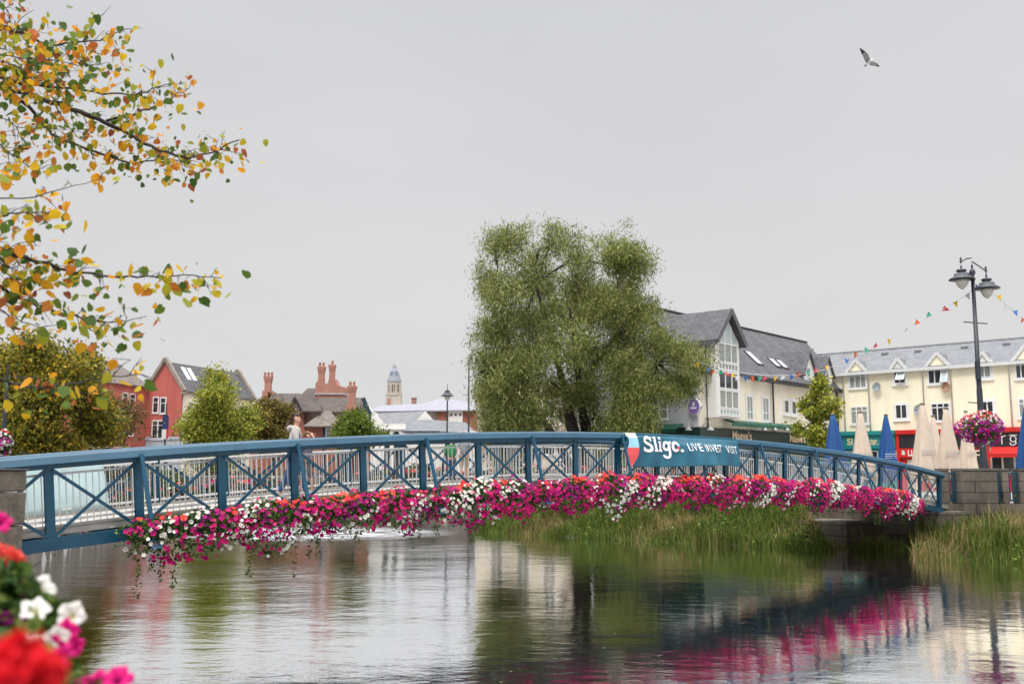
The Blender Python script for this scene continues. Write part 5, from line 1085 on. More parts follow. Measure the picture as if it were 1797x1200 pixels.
# shrubs along the far wall
for (px, py, r, Y, lab) in ((300, 850, 26, 84, 'low dark green shrub on the far bank seen through the left railings'), (520, 850, 30, 84, 'dark green shrub on the far bank behind the walking woman'), (730, 842, 26, 82, 'green shrub on the far bank below the white hall')):
    t_ = thing('shrub', (W(px, py, Y).x, Y, 1.6), lab, 'shrub'); C, d = inside_blobs([(px, py-8, r, 14), (px-r*.7, py-4, r*.6, 10), (px+r*.7, py-2, r*.6, 10)], 300, Y, 3); P = np.repeat(C, 9, 0)+rng.normal(size=(2700, 3))*.3; leaves('foliage', P, .22, folmat, t_, aspect=.6)
    mb = MB(); c = W(px, py, Y); mb.tube([(c.x, c.y, 1.5), (c.x+.1, c.y, 2.2), (c.x+.3, c.y, 2.6)], [.06, .05, .02], 6); mb.build('stem', bark, t_)
def hedge(name, label, pts, z0, h, w, n):
    t_ = thing(name, (pts[0][0], pts[0][1], z0), label, 'hedge'); P = np.array(pts, float); seg = rng.integers(0, len(P)-1, n); f_ = rng.uniform(0, 1, n); c = P[seg]+(P[seg+1]-P[seg])*f_[:, None]
    u = np.hypot(c[:, 0], c[:, 1]); top = h*(.75+.18*np.sin(u*.9)+.14*np.sin(u*2.3+1)); C = np.stack([c[:, 0]+rng.normal(size=n)*w*.4, c[:, 1]+rng.normal(size=n)*w*.4, z0+rng.uniform(0, 1, n)**.8*top], 1)
    C = np.repeat(C, 6, 0)+rng.normal(size=(n*6, 3))*.16; leaves('foliage', C, .26, hedgem, t_, aspect=.6); mb = MB()
    for (x0, y0), (x1, y1) in zip(pts[:-1], pts[1:]):
        L_ = math.hypot(x1-x0, y1-y0); k_ = int(L_/1.5)
        for q in range(k_): x = x0+(x1-x0)*(q+.5)/k_; y = y0+(y1-y0)*(q+.5)/k_; mb.tube([(x, y, z0-.2), (x+.1, y, z0+h*.4), (x-.1, y+.1, z0+h*.65)], [.05, .04, .02], 5)
    mb.build('stems', bark_d, t_); return t_
hedgem = mat('hedge_leaves', (0, 0, 0), .65, var=.3, vscale=.4, transl=.2, island=[(0, (.03, .035, .014)), (.5, (.06, .065, .022)), (.85, (.11, .09, .035)), (1, (.17, .10, .04))])
hedge('hedge', 'dark brown green hedge along the left bank behind the bridge railings', [(-15.8, 30), (-20.3, 45), (-24.3, 60), (-27.4, 72), (-45, 83)], 1.6, 1.5, 1.2, 3600)
hedge('hedge', 'dark green hedge along the far river wall in front of the brick house', [(-46, 96.5), (-30.5, 86.3), (-9, 76.4), (-4, 66)], 1.6, 1.5, 1.4, 2600)
# ------------------------------------------------------------------ near autumn branches (tree trunk stands out of frame on the left)
LT = thing('lime_tree', (-5.6, 7.2, 1.6), 'overhanging autumn lime tree branches with orange, yellow and green leaves', 'tree')
mb = MB(); mb.tube([(-5.7, 7.2, 1.3), (-5.65, 7.2, 3.0), (-5.5, 7.15, 4.6), (-5.6, 7.3, 6.5), (-5.5, 7.2, 8.5)], [.30, .24, .20, .15, .08], 12); mb.build('trunk', bark, LT, True)
BR = [  # (depth, radius, path in the photo, leaf density, size)
 (6.6, .022, [(-60, 135), (0, 152), (50, 165), (110, 185), (160, 205), (185, 215), (225, 235), (265, 258), (305, 273), (330, 277), (355, 273), (385, 262), (420, 246)], 1.3),
 (6.6, .010, [(185, 213), (230, 202), (260, 190), (300, 172), (330, 155)], 1.4),
 (6.2, .014, [(-60, 15), (0, 45), (30, 57), (60, 70), (90, 79), (130, 76), (175, 73), (200, 62)], 2.2),
 (6.4, .012, [(-60, 125), (0, 138), (40, 148), (70, 142), (110, 125), (140, 100)], 2.2),
 (6.5, .010, [(20, 142), (60, 150), (130, 155), (180, 165), (230, 167), (255, 162), (290, 150), (325, 148)], 1.5),
 (6.8, .013, [(30, 170), (60, 200), (85, 230), (105, 243), (140, 255), (180, 270), (215, 283), (240, 287), (290, 278), (320, 283), (345, 290)], 1.5),
 (6.8, .006, [(95, 180), (115, 215), (130, 235), (160, 255)], .9),
 (5.6, .006, [(-50, 345), (0, 346), (60, 347), (100, 334), (150, 322), (185, 312)], .35),
 (5.4, .009, [(-60, 400), (0, 380), (30, 373), (70, 370), (100, 380)], 1.0),
 (5.4, .013, [(-60, 415), (0, 437), (30, 448), (70, 458), (110, 473), (150, 480), (200, 485), (240, 487), (290, 485), (340, 484), (388, 488)], 1.3),
 (5.6, .011, [(-60, 475), (0, 503), (30, 521), (60, 533), (100, 545), (150, 560), (190, 567), (220, 562), (258, 555)], 1.25),
 (5.8, .006, [(-50, 525), (0, 542), (25, 560), (60, 573), (100, 570), (120, 560)], .7),
 (5.0, .010, [(-50, 640), (0, 663), (20, 672), (50, 679), (80, 680), (110, 675), (150, 668), (200, 660), (240, 656), (264, 662)], .35),
 (5.0, .004, [(110, 683), (150, 688), (195, 686)], .5),
 (6.3, .008, [(-60, 240), (0, 255), (20, 270), (50, 290), (75, 297), (100, 285)], 1.1),
 (6.1, .006, [(-40, -20), (0, 5), (15, 20), (20, 45)], 1.2), (6.4, .005, [(20, 60), (30, 40), (60, 18)], .2), (6.4, .004, [(145, 72), (170, 35), (195, 10)], .15), (6.4, .004, [(185, 62), (220, 52), (250, 50)], .25),
 (6.3, .006, [(-40, 200), (0, 205), (30, 222), (60, 222), (95, 225)], .9), (6.1, .006, [(-40, 70), (0, 95), (50, 105), (100, 108), (150, 118), (180, 112)], 2.6), (6.5, .006, [(-30, 110), (30, 118), (70, 128), (120, 130)], 2.4), (5.6, .006, [(-40, 470), (0, 465), (30, 475), (45, 500)], 2.0), (5.3, .006, [(-40, 300), (0, 310), (25, 325)], .8)]
leafm = mat('lime_leaves', (0, 0, 0), .5, var=.18, vscale=14, transl=.42, island=[(0, (.05, .10, .02)), (.32, (.12, .19, .03)), (.46, (.36, .36, .03)), (.60, (.66, .42, .02)), (.82, (.70, .30, .02)), (.94, (.45, .13, .03)), (1, (.22, .06, .03))])
allC, allR, allD = [], [], []
for bi, (Y, r, path, dens) in enumerate(BR):
    pts = [W(x, y, Y+.25*math.sin(i_*1.3+bi)) for i_, (x, y) in enumerate(path)]
    if path[0][0] < -5: pts = [Vector((-5.6+.02*bi, 7.2, pts[0].z-.1))]+pts; 
    n = len(pts); mb = MB(); sub = []
    for i_ in range(n-1):                                  # small wiggles
        for k in range(3): sub.append(pts[i_].lerp(pts[i_+1], k/3)+Vector((random.uniform(-1, 1), random.uniform(-1, 1), random.uniform(-1, 1)))*.008)
    sub.append(pts[-1]); r0 = max(r*1.05, .005); mb.tube(sub, [r0*(1-.85*i_/len(sub)) for i_ in range(len(sub))], 6)
    main = list(sub); tws = []
    for q in range(int(len(main)*.55*min(dens, 1.6))):
        i_ = random.randint(3 if path[0][0] < -5 else 1, len(main)-2); p = main[i_]; dr_ = (main[i_+1]-main[i_-1]).normalized(); a_ = random.choice((-1, 1))*random.uniform(.4, 1.0)
        dv = Vector((dr_.x*math.cos(a_)-dr_.z*math.sin(a_), random.uniform(-.4, .4), dr_.x*math.sin(a_)+dr_.z*math.cos(a_))); ln = random.uniform(.06, .20)
        tw_ = [p, p+dv*ln*.5+Vector((0, 0, .01)), p+dv*ln+Vector((random.uniform(-.02, .02), 0, -.01))]; mb.tube(tw_, [.003, .002, .001], 5, False); tws.append(tw_)
    L = [(a-b_).length for a, b_ in zip(sub[:-1], sub[1:])]
    tot = sum(L[3:] if path[0][0] < -5 else L); nl_ = int(tot*46*dens*(1.05))
    for q in range(nl_):
        f_ = random.random()**.8; idx = min(int((3 if path[0][0] < -5 else 0)+f_*(len(sub)-4)), len(sub)-2); p = sub[idx].lerp(sub[idx+1], random.random())
        if tws and random.random() < .6: tw_ = random.choice(tws); f2 = random.random()*2; p = tw_[int(f2)].lerp(tw_[int(f2)+1], f2-int(f2))
        if p.x/p.y < -.60: continue
        sp = .035+.04*min(dens, 2.2); c = p+Vector((random.gauss(0, sp), random.gauss(0, sp), random.gauss(-.035, sp*.75)))
        if (c-p).length < .10 and random.random() < .5: mb.tube([p, p.lerp(c, .5)+Vector((0, 0, .015)), c+Vector((0, 0, .03))], [.0022, .0018, .0015], 4, False)
        allC.append(c); allR.append(random.choice((.018, .022, .027, .030, .034, .038)) if path[0][1] < 300 else random.choice((.018, .024, .030, .034, .040, .044)))
    mb.build('branch', bark_d, LT, True)
C = np.array([tuple(c) for c in allC]); R = np.array(allR)*.80; n = len(C)
# heart shaped, cupped leaves hanging from their stalks
nrm = unit(rng.normal(size=(n, 3))+np.array([0, -.5, .3])); dn = rng.normal(size=(n, 3))*.55+np.array([0, 0, -1]); ax = unit(dn-(dn*nrm).sum(1, keepdims=True)*nrm); sd_ = np.cross(nrm, ax)
out_ = [(0, -.85), (.45, -1.0), (.85, -.6), (.95, -.1), (.78, .45), (.40, .9), (0, 1.3), (-.40, .9), (-.78, .45), (-.95, -.1), (-.85, -.6), (-.45, -1.0)]
V = np.zeros((n, 13, 3)); V[:, 0] = C; curl = rng.uniform(-.1, .55, n)
for j, (x, y) in enumerate(out_):
    jit = rng.uniform(.86, 1.12, n); V[:, j+1] = C+sd_*(x*R*jit*(1-.3*curl))[:, None]+ax*(y*R*jit)[:, None]+nrm*((x*x*.7+y*y*.35)*R*curl)[:, None]
j = np.arange(12); tri = np.stack([np.zeros(12, int), 1+j, 1+(j+1) % 12], 1)[None]+np.arange(n)[:, None, None]*13
npmesh('leaves', V.reshape(-1, 3), tri.reshape(-1, 3), leafm, LT)
# ================================================================== foreground planter on the quay wall
FPt = thing('flower_planter', (-1.25, 1.9, 2.55), 'blurred foreground planter of red, white and magenta flowers at the lower left corner', 'flower planter')
def mound(blobs, n, nl, size, name='foliage', m_=folmat):
    Cs = []
    for (px, py, r, Y, k) in blobs:
        c = np.array(tuple(W(px, py, Y))); s = Y/FPX*r; Cs.append(c+unit(rng.normal(size=(k, 3)))*rng.uniform(.2, 1, (k, 1))**.5*s)
    P = np.concatenate(Cs); return leaves(name, P, size, m_, FPt, aspect=.62, droop=.2)
mound([(0, 1050, 62, 1.9, 500), (60, 1105, 60, 1.9, 420), (20, 1160, 60, 1.75, 420), (-60, 1100, 110, 1.9, 700), (100, 1085, 26, 1.9, 80), (10, 1000, 28, 2.1, 160), (70, 1130, 40, 1.8, 160), (160, 1235, 40, 1.7, 180), (40, 1230, 100, 1.7, 500)], 0, 0, .035)
def fl(name, m_, lst, lobes=5, ruf=.12, facing=(.3, -1, .35)):
    for (px, py, Y, rp) in lst:
        c = np.array([tuple(W(px, py, Y))]); D = np.array([facing])+rng.normal(size=(1, 3))*.35; n0 = rng.integers(0, 3)
        (fineblooms(name, c, D, np.array([rp*Y/FPX]), m_, FPt, ruf) if lobes > 3 else blooms(name, c, D, np.array([rp*Y/FPX]), m_, FPt, lobes, ruf))
fl('white_petunia', whitep, [(68, 1032, 1.95, 26), (62, 1068, 1.85, 24), (124, 1080, 1.85, 24), (100, 1120, 1.75, 20), (58, 1128, 1.7, 16)])
fl('magenta_petunia', magenta, [(2, 916, 2.0, 18), (112, 1112, 1.8, 26), (128, 1132, 1.8, 18), (95, 1140, 1.75, 24), (27, 1050, 1.9, 18), (30, 990, 2.0, 16), (205, 1190, 1.7, 26), (172, 1202, 1.7, 26), (150, 1208, 1.7, 22), (10, 1010, 1.95, 20), (110, 1150, 1.7, 18), (38, 1030, 1.9, 12)], ruf=.2)
fl('purple_petunia', purple, [(12, 1085, 1.85, 12), (48, 1088, 1.85, 14), (58, 1102, 1.85, 12), (80, 1105, 1.85, 11), (20, 1030, 1.9, 12)])
fl('yellow_bud', mat('bud_green', (.45, .48, .08), .5), [(28, 1005, 1.9, 6), (88, 1052, 1.9, 6), (28, 1042, 1.9, 7)], 3)
# geranium heads: balls of small florets
def geranium(px, py, Y, rp, nf, m_=coral):
    c = np.array(tuple(W(px, py, Y))); d = unit(rng.normal(size=(nf, 3))+np.array([.1, -.6, .5])); s = rp*Y/FPX
    blooms('geranium_head', c+d*s*.75*rng.uniform(.6, 1.05, (nf, 1)), d+rng.normal(size=(nf, 3))*.3, np.full(nf, s*.36), m_, FPt, 5, .18)
redg = petalmat('red_petals', [(0, (.62, .006, .012)), (1, (.80, .012, .03))], (.4, .0, .01))
geranium(24, 978, 1.95, 22, 26); geranium(2, 965, 1.95, 22, 20); geranium(10, 1005, 1.9, 16, 14, magenta)
geranium(30, 1165, .80, 62, 60, redg); geranium(85, 1180, .78, 48, 46, redg); geranium(10, 1215, .78, 60, 50, redg)
mb = MB(); mb.beam((-1.15, .7, 2.6), (-1.9, 3.2, 2.6), .24, .2); mb.build('trough', dark, FPt)
mb = MB()
for px, py, Y in ((30, 1165, .8), (85, 1180, .78), (24, 978, 1.95)): c = W(px, py, Y); mb.tube([c, c+Vector((-.05, .03, -.15)), c+Vector((-.15, .1, -.35))], [.004, .004, .005], 6)
mb.build('stem', folmat, FPt)
# ================================================================== hanging baskets, lamps
def basket(px, py, Y, rx, ry, label, mix, n=420):
    c = W(px, py, Y); s = Y/FPX; t_ = thing('hanging_basket', c, label, 'flower basket')
    d = unit(rng.normal(size=(1800, 3))); P = np.array(tuple(c))+d*np.array([rx, rx, ry])*s*rng.uniform(.35, .92, (1800, 1)); leaves('foliage', P, .11, folmat, t_, aspect=.6, droop=.4)
    mb = MB(); mb.lathe([(.12, -.35), (.30, -.18), (.36, .05), (.34, .05)], c, 14); mb.build('basket', dark, t_)
    d = unit(rng.normal(size=(n, 3))); lump = 1+.10*np.sin(d[:, 0]*5)+.08*np.sin(d[:, 2]*7+1); P = np.array(tuple(c))+d*np.array([rx, rx, ry])*s*lump[:, None]*rng.uniform(.88, 1.0, (n, 1))
    h = d[:, 2]+rng.normal(size=n)*.22; w = rng.uniform(size=n)
    sel = [('coral_geraniums', (h > .62) & (w < .55), coral), ('white_petunias', ((h <= .62) & (w < mix)) | ((h > .62) & (w > .8)), whitep)]
    rest = ~(sel[0][1] | sel[1][1]) & (h < .7); sel += [('purple_petunias', rest & (w < .8), mat_pv), ('magenta_petunias', rest & (w >= .8), magenta)]
    for nm, k, m_ in sel:
        if k.sum(): blooms(nm, P[k], d[k]+rng.normal(size=(k.sum(), 3))*.3+np.array([0, -.3, .1]), np.full(k.sum(), .055), m_, t_)
    return t_
mat_pv = petalmat('violet_petals', [(0, (.26, .005, .20)), (.6, (.42, .008, .30)), (1, (.60, .02, .36))], (.14, 0, .1))
basket(1722, 751, 37.5, 40, 29, 'full round basket of purple, white and coral flowers on the tall lamp post', .13, 560)
basket(3, 778, 34, 20, 22, 'flower basket of white and pink blooms on a pole at the left edge', .5, 300)
frost = mat('lamp_glass', (.62, .60, .54), .35, var=.05)
def lantern(par, c, s=1.0):
    mb = MB(); mb.lathe([(.02, .62), (.05, .56), (.03, .50), (.06, .46), (.20, .44), (.22, .38), (.16, .34), (.18, .30), (.30, .26), (.32, .16), (.52, .04), (.54, .0), (.28, -.02)][::-1], c, 18); o = mb.build('lantern_hood', iron, par, True)
    mb = MB(); mb.lathe([(.03, -.42), (.14, -.34), (.24, -.18), (.27, -.02)], c, 16); mb.build('lantern_glass', frost, o, True)
lp = thing('street_lamp', (W(1727, 822, 38.5).x, 38.5, 1.6), 'tall dark twin lantern lamp post behind the right quay wall', 'street lamp')
bx_ = lp.location.x; Yp = 38.5+3
lp.location.y = 42.0; sc_ = 42.0; X_ = W(1727, 822, 42).x; lp.location.x = X_
zt = W(1707, 462, 42).z; mb = MB()
mb.tube([(X_, 42, 1.3), (X_, 42, 3.2), (X_, 42, 3.6), (X_, 42, 6.4), (X_, 42, 6.5), (X_, 42, zt-.7)], [.21, .20, .14, .12, .105, .075], 14)
mb.lathe([(.10, 0), (.12, .08), (.06, .14), (.13, .34), (.10, .46), (.03, .52), (.05, .6), (.01, .75)], (X_, 42, zt-.75), 12); mb.build('post', iron, lp, True)
for dx, px, py in ((-1, 1688, 491), (1, 1732, 507)):
    c = W(px, py, 42+(-.9 if dx < 0 else .9)*0-(.9 if dx < 0 else -.9)*0); c = W(px+ (0), py, 42)
    mb = MB(); mb.tube([(X_, 42, c.z+.95 if dx < 0 else c.z+1.2), ((X_+c.x)/2, 42, c.z+.92 if dx < 0 else c.z+1.0), (c.x, 42, c.z+.78), (c.x, 42, c.z+.55)], .028, 8); mb.lathe([(.02, 0), (.07, .06), (.03, .12), (.05, .18), (.0, .28)], (c.x, 42, c.z+.74), 10); mb.build('arm', iron, lp); lantern(lp, c)
mb = MB()
for py_, w_ in ((566, .5), (707, .5)): z_ = W(1717, py_, 42).z; mb.beam((X_-w_, 42, z_+.03), (X_+w_, 42, z_-.05), .05, .04)
mb.build('ladder_bar', iron, lp)
mb = MB(); z_ = W(1720, 650, 42).z; mb.box(X_-.16, X_-.02, 41.75, 41.95, z_-.4, z_+.4); 
mb.build('control_box', iron, lp)
def simple_lamp(px, ytop, Y, label, kind='single'):
    c = W(px, ytop, Y); t_ = thing('street_lamp', (c.x, Y, 1.6), label, 'street lamp')
    mb = MB(); mb.tube([(c.x, Y, 1.4), (c.x, Y, 2.8), (c.x, Y, c.z-1.0), (c.x, Y, c.z-.6)], [.12, .08, .055, .05], 10); mb.build('post', iron, t_, True)
    if kind == 'single':
        mb = MB(); mb.tube([(c.x, Y, c.z), (c.x, Y, c.z-.9)], [.015, .05], 6); mb.build('finial', iron, t_); lantern(t_, Vector((c.x, Y, c.z-1.0)))
        mb = MB(); mb.beam((c.x-.3, Y, c.z-2.6), (c.x+.3, Y, c.z-2.6), .04, .04); mb.build('ladder_bar', iron, t_)
    else:
        mb = MB(); mb.tube([(c.x, Y, c.z-.7), (c.x, Y, c.z)], [.05, .04], 8)
        for q in ((.4, 1.1), (3.0, 1.0)): mb.beam((c.x-.1 if q[0] < 1 else c.x-.5, Y, c.z-q[0]), (c.x+q[1], Y, c.z-q[0]-.05), .03, .03)
        mb.build('arm', iron, t_)
    return t_
simple_lamp(785.3, 673, 80, 'slim dark lamp post with a single lantern left of the willow')
simple_lamp(823, 628, 80, 'plain tall dark pole close beside the left edge of the willow', 'pole')
simple_lamp(1149, 568, 57.5, 'plain dark pole standing in front of the grey pub end wall among the willow leaves', 'pole')
simple_lamp(14, 640, 34.5, 'dark lamp post at the left edge carrying the pink and white basket', 'pole')
# banner pole by the red gable
t_ = thing('banner_pole', W(292, 780, 88), 'dark pole with black, blue and white vertical banner before the red gable', 'banner pole'); c0 = W(292.5, 708, 88)
t_.location.z = 1.6; mb = MB(); mb.tube([(c0.x, 88, 1.4), (c0.x, 88, c0.z)], [.09, .06], 8); mb.build('post', iron, t_)
z1, z2 = W(292, 728, 88).z, W(292, 770, 88).z; mb = MB(); mb.box(c0.x-.28, c0.x+.28, 87.9, 87.93, z2+ (z1-z2)*.4, z1); mb.box(c0.x-.28, c0.x+.1, 87.9, 87.93, z2, z2+(z1-z2)*.4-.002, 1); mb.box(c0.x+.1, c0.x+.28, 87.9, 87.93, z2, z2+(z1-z2)*.4-.002, 2); mb.build('banner_cloth', [MATS['navy_paint'], white, redp], t_)
# ================================================================== bunting
cols = {'yellow': (.75, .48, .01), 'blue': (.03, .16, .50), 'orange': (.80, .14, .02), 'green': (.02, .30, .16), 'pink': (.65, .07, .11), 'white': (.72, .72, .74)}
FM_ = {k: mat('flag_'+k, v, .6, var=.03, transl=.3) for k, v in cols.items()}
def bunting(label, path, flags, sz):
    pts = [W(*p) for p in path]; t_ = thing('bunting', pts[0], label, 'bunting'); mb = MB()
    mb.tube(pts, .012, 5, False); mb.build('string', white, t_)
    for i_, (px, py, Y, ck, tilt) in enumerate(flags):
        c = W(px, py, Y); a = random.uniform(-.5, .5)+.2; d = Vector((math.cos(a), math.sin(a), 0)); up = Vector((random.uniform(-.1, .1), random.uniform(-.5, .3), -1)).normalized(); R_ = Matrix.Rotation(tilt, 3, 'Y')
        p = [c-d*sz*.5, c+d*sz*.5, c+up*sz*1.15]; p = [c+R_@(q-c) for q in p]; mb = MB(); mid = (p[0]+p[1])/2+Vector((0, .05, 0))
        mb.face([p[0], mid, p[2]]); mb.face([mid, p[1], p[2]]); o = mb.build('flag', FM_[ck], t_)
        so = o.modifiers.new('t', 'SOLIDIFY'); so.thickness = .006
def yy(px): return 52+(42-52)*(px-1213)/(1707-1213)
sp = [(1213, 632), (1260, 645), (1310, 655), (1350, 659), (1400, 658), (1450, 648), (1500, 624), (1550, 601), (1600, 571), (1650, 546), (1690, 521), (1708, 508)]
fl_ = [(1225, 636, 'yellow', 0), (1243, 645, 'blue', .3), (1253, 650, 'orange', .6), (1263, 651, 'green', -.8), (1273, 654, 'pink', -1.0), (1284, 657, 'yellow', -.9), (1294, 659, 'white', .2), (1308, 660, 'blue', 0), (1321, 661, 'orange', 0), (1334, 661, 'green', .4), (1343, 661, 'pink', .6), (1361, 660, 'yellow', .2), (1375, 659, 'white', .5), (1390, 657, 'blue', .3), (1403, 654, 'orange', .5), (1419, 650, 'green', .2), (1433, 647, 'pink', .6), (1450, 642, 'yellow', 0), (1486, 629, 'blue', .1), (1503, 619, 'orange', .4), (1522, 611, 'green', .4), (1539, 604, 'pink', .8), (1560, 595, 'yellow', 0), (1593, 576, 'white', .8), (1612, 563, 'orange', .7), (1633, 550, 'green', .9), (1655, 541, 'pink', -1.2), (1676, 529, 'yellow', -.3), (1697, 516, 'white', -.5)]
bunting('long string of coloured triangular flags from the pub gutter up to the tall lamp post', [(a, b_, yy(a)) for a, b_ in sp], [(a, b_, yy(a), c_, t__) for a, b_, c_, t__ in fl_], .26)
def y2(px): return 42+(px-1709)*.06
bunting('short string of coloured flags running right from the tall lamp post out of frame', [(a, b_, y2(a)) for a, b_ in ((1709, 498), (1730, 508), (1752, 520), (1780, 548), (1800, 562), (1840, 590))],
        [(1715, 500, y2(1715), 'blue', .5), (1752, 518, y2(1752), 'yellow', -.2), (1766, 532, y2(1766), 'white', .3), (1781, 545, y2(1781), 'blue', -.2), (1796, 558, y2(1796), 'orange', .5)], .26)
bunting('little cyan, pink and yellow flags low between the left trees', [(a, 785-abs(a-170)*.03, 62) for a in (125, 150, 170, 200, 228)],
        [(145, 785, 62, 'pink', .2), (165, 781, 62, 'blue', .2), (199, 785, 62, 'pink', 0), (210, 785, 62, 'pink', .1), (219, 785, 62, 'yellow', .1), (226, 785, 62, 'green', 0)], .40)
# ================================================================== parasols
beige = mat('parasol_beige', (.56, .46, .37), .8, var=.07, vscale=4); bluec = mat('parasol_blue', (.003, .06, .22), .7, var=.12, vscale=4)
def parasol(px, ytop, Y, rb, m_, label, group, hem=3.0, seed=0):
    c = W(px, ytop, Y); X = W(px+3, 800, Y).x; t_ = thing('closed_parasol', (X, Y, 1.6), label, 'parasol', group); zt = c.z; zb = 1.6+.95; n = 64; mb = MB(); H = zt-zb
    prof = [(0, .04), (.02, .16), (.1, .24), (.3, .42), (.55, .62), (.78, .80), (.92, .92), (1.0, .86)]
    for k, (f_, w_) in enumerate(prof):
        for j in range(n):
            a = 2*math.pi*j/n; fold = 1+.26*f_*abs(math.cos(a*4+seed))**.7-.12*f_+.05*f_*math.cos(a*13+seed+f_*3)+.08*math.cos(a*3+seed*2); r = rb*w_*fold; zz = zt-H*f_+(.16*math.cos(a*8+seed)-.10*math.cos(a*3+seed) if k == len(prof)-1 else 0)
            mb.v.append((X+r*math.cos(a), Y+r*math.sin(a), zz))
    for k in range(len(prof)-1):
        for j in range(n): mb.f.append((k*n+j, k*n+(j+1) % n, (k+1)*n+(j+1) % n, (k+1)*n+j)); mb.mi.append(0)
    mb.build('canopy', m_, t_, True)
    mb = MB(); mb.tube([(X, Y, 1.6), (X, Y, zt+.05)], .035, 8); mb.lathe([(.12, 0), (.13, .04), (.05, .08)], (X, Y, zt-.02), 10); mb.build('pole', mat('pole_wood', (.16, .12, .09), .6), t_)
    mb = MB(); mb.box(X-.35, X+.35, Y-.35, Y+.35, 1.61, 1.70); mb.build('base', conc, t_)
    mb = MB(); zs = zt-H*.62; r_ = rb*.74
    for q in range(3): mb.tube([(X+r_*math.cos(a)*1.10, Y+r_*math.sin(a)*1.10, zs-.10*q-.05*math.sin(a)) for a in np.linspace(-2.2, -.9, 8)], .008, 4, False)
    mb.build('print', mat('print_grey', (.22, .22, .30), .7) if m_ is beige else inkw, t_)
    return t_
parasol(1461, 727, 50, .72, bluec, 'leftmost blue closed parasol, beside the young tree', 'closed cafe parasols', seed=.3)
parasol(1510, 723, 47, .60, beige, 'beige closed parasol standing between two blue ones', 'closed cafe parasols', seed=1)
parasol(1555, 728, 52, .60, bluec, 'slim blue closed parasol in front of the teal and red shopfronts', 'closed cafe parasols', seed=2)
parasol(1620, 709, 46, .66, beige, 'tallest beige closed parasol in front of the red shop', 'closed cafe parasols', seed=3)
parasol(1638, 730, 53, .55, beige, 'beige closed parasol half hidden behind the tallest one', 'closed cafe parasols', seed=3.6)
parasol(1661, 716, 47, .62, beige, 'beige closed parasol just right of the tallest one', 'closed cafe parasols', seed=4)
parasol(1696, 722, 54, .52, beige, 'beige closed parasol next to the flower basket', 'closed cafe parasols', seed=5)
parasol(1802, 716, 45, .60, bluec, 'blue closed parasol cut off by the right edge', 'closed cafe parasols', seed=6)
# cafe chairs and tables on the terrace
def cafe_chair(x, y, rz, m_, label):
    t_ = thing('cafe_chair', (x, y, 1.6), label, 'chair', 'cafe chairs on the terrace'); cs, sn = math.cos(rz), math.sin(rz); T = lambda a, b_, z: (x+a*cs-b_*sn, y+a*sn+b_*cs, 1.6+z)
    mb = MB(); mb.hexa([T(-.22, -.22, .44), T(.22, -.22, .44), T(.22, .22, .44), T(-.22, .22, .44), T(-.22, -.22, .47), T(.22, -.22, .47), T(.22, .22, .47), T(-.22, .22, .47)]); mb.build('seat', m_, t_)
    mb = MB(); mb.hexa([T(-.21, .20, .62), T(.21, .20, .62), T(.21, .23, .62), T(-.21, .23, .62), T(-.21, .26, 1.0), T(.21, .26, 1.0), T(.21, .29, 1.0), T(-.21, .29, 1.0)]); mb.tube([T(-.2, .2, .44), T(-.2, .25, .98)], .015, 6); mb.tube([T(.2, .2, .44), T(.2, .25, .98)], .015, 6); mb.build('backrest', m_, t_)
    for a, b_ in ((-.2, -.2), (.2, -.2), (-.2, .2), (.2, .2)): mb = MB(); mb.tube([T(a, b_, .44), T(a*1.15, b_*1.15, 0)], .014, 6); mb.build('leg', iron, t_)
wood = mat('chair_wood', (.30, .16, .07), .5); alu = mat('aluminium', (.55, .56, .58), .35, metal=.8)
for px, Y, m_, lab in ((1655, 44, redp, 'red cafe chair behind the bridge end'), (1662, 45.5, wood, 'brown wooden cafe chair beside the red chair'), (1700, 45, alu, 'silver cafe chair left of the lamp post base'), (1642, 48, white, 'white cafe chair among the beige parasols'), (1750, 46, alu, 'silver cafe chair right of the lamp post base')):
    p = W(px, 820, Y); cafe_chair(p.x, Y, px*.7, m_, lab)
for px, Y, lab in ((1650, 46, 'round cafe table beside the red chair'), (1705, 46.5, 'round cafe table behind the stone wall near the lamp post')):
    p = W(px, 820, Y); t_ = thing('cafe_table', (p.x, Y, 1.6), lab, 'table', 'cafe tables'); mb = MB(); mb.lathe([(.36, .72), (.36, .75)], t_.location, 18); mb.build('table_top', alu, t_); mb = MB(); mb.lathe([(.2, .0), (.2, .02), (.03, .05), (.03, .72)], t_.location, 10); mb.build('leg', iron, t_)
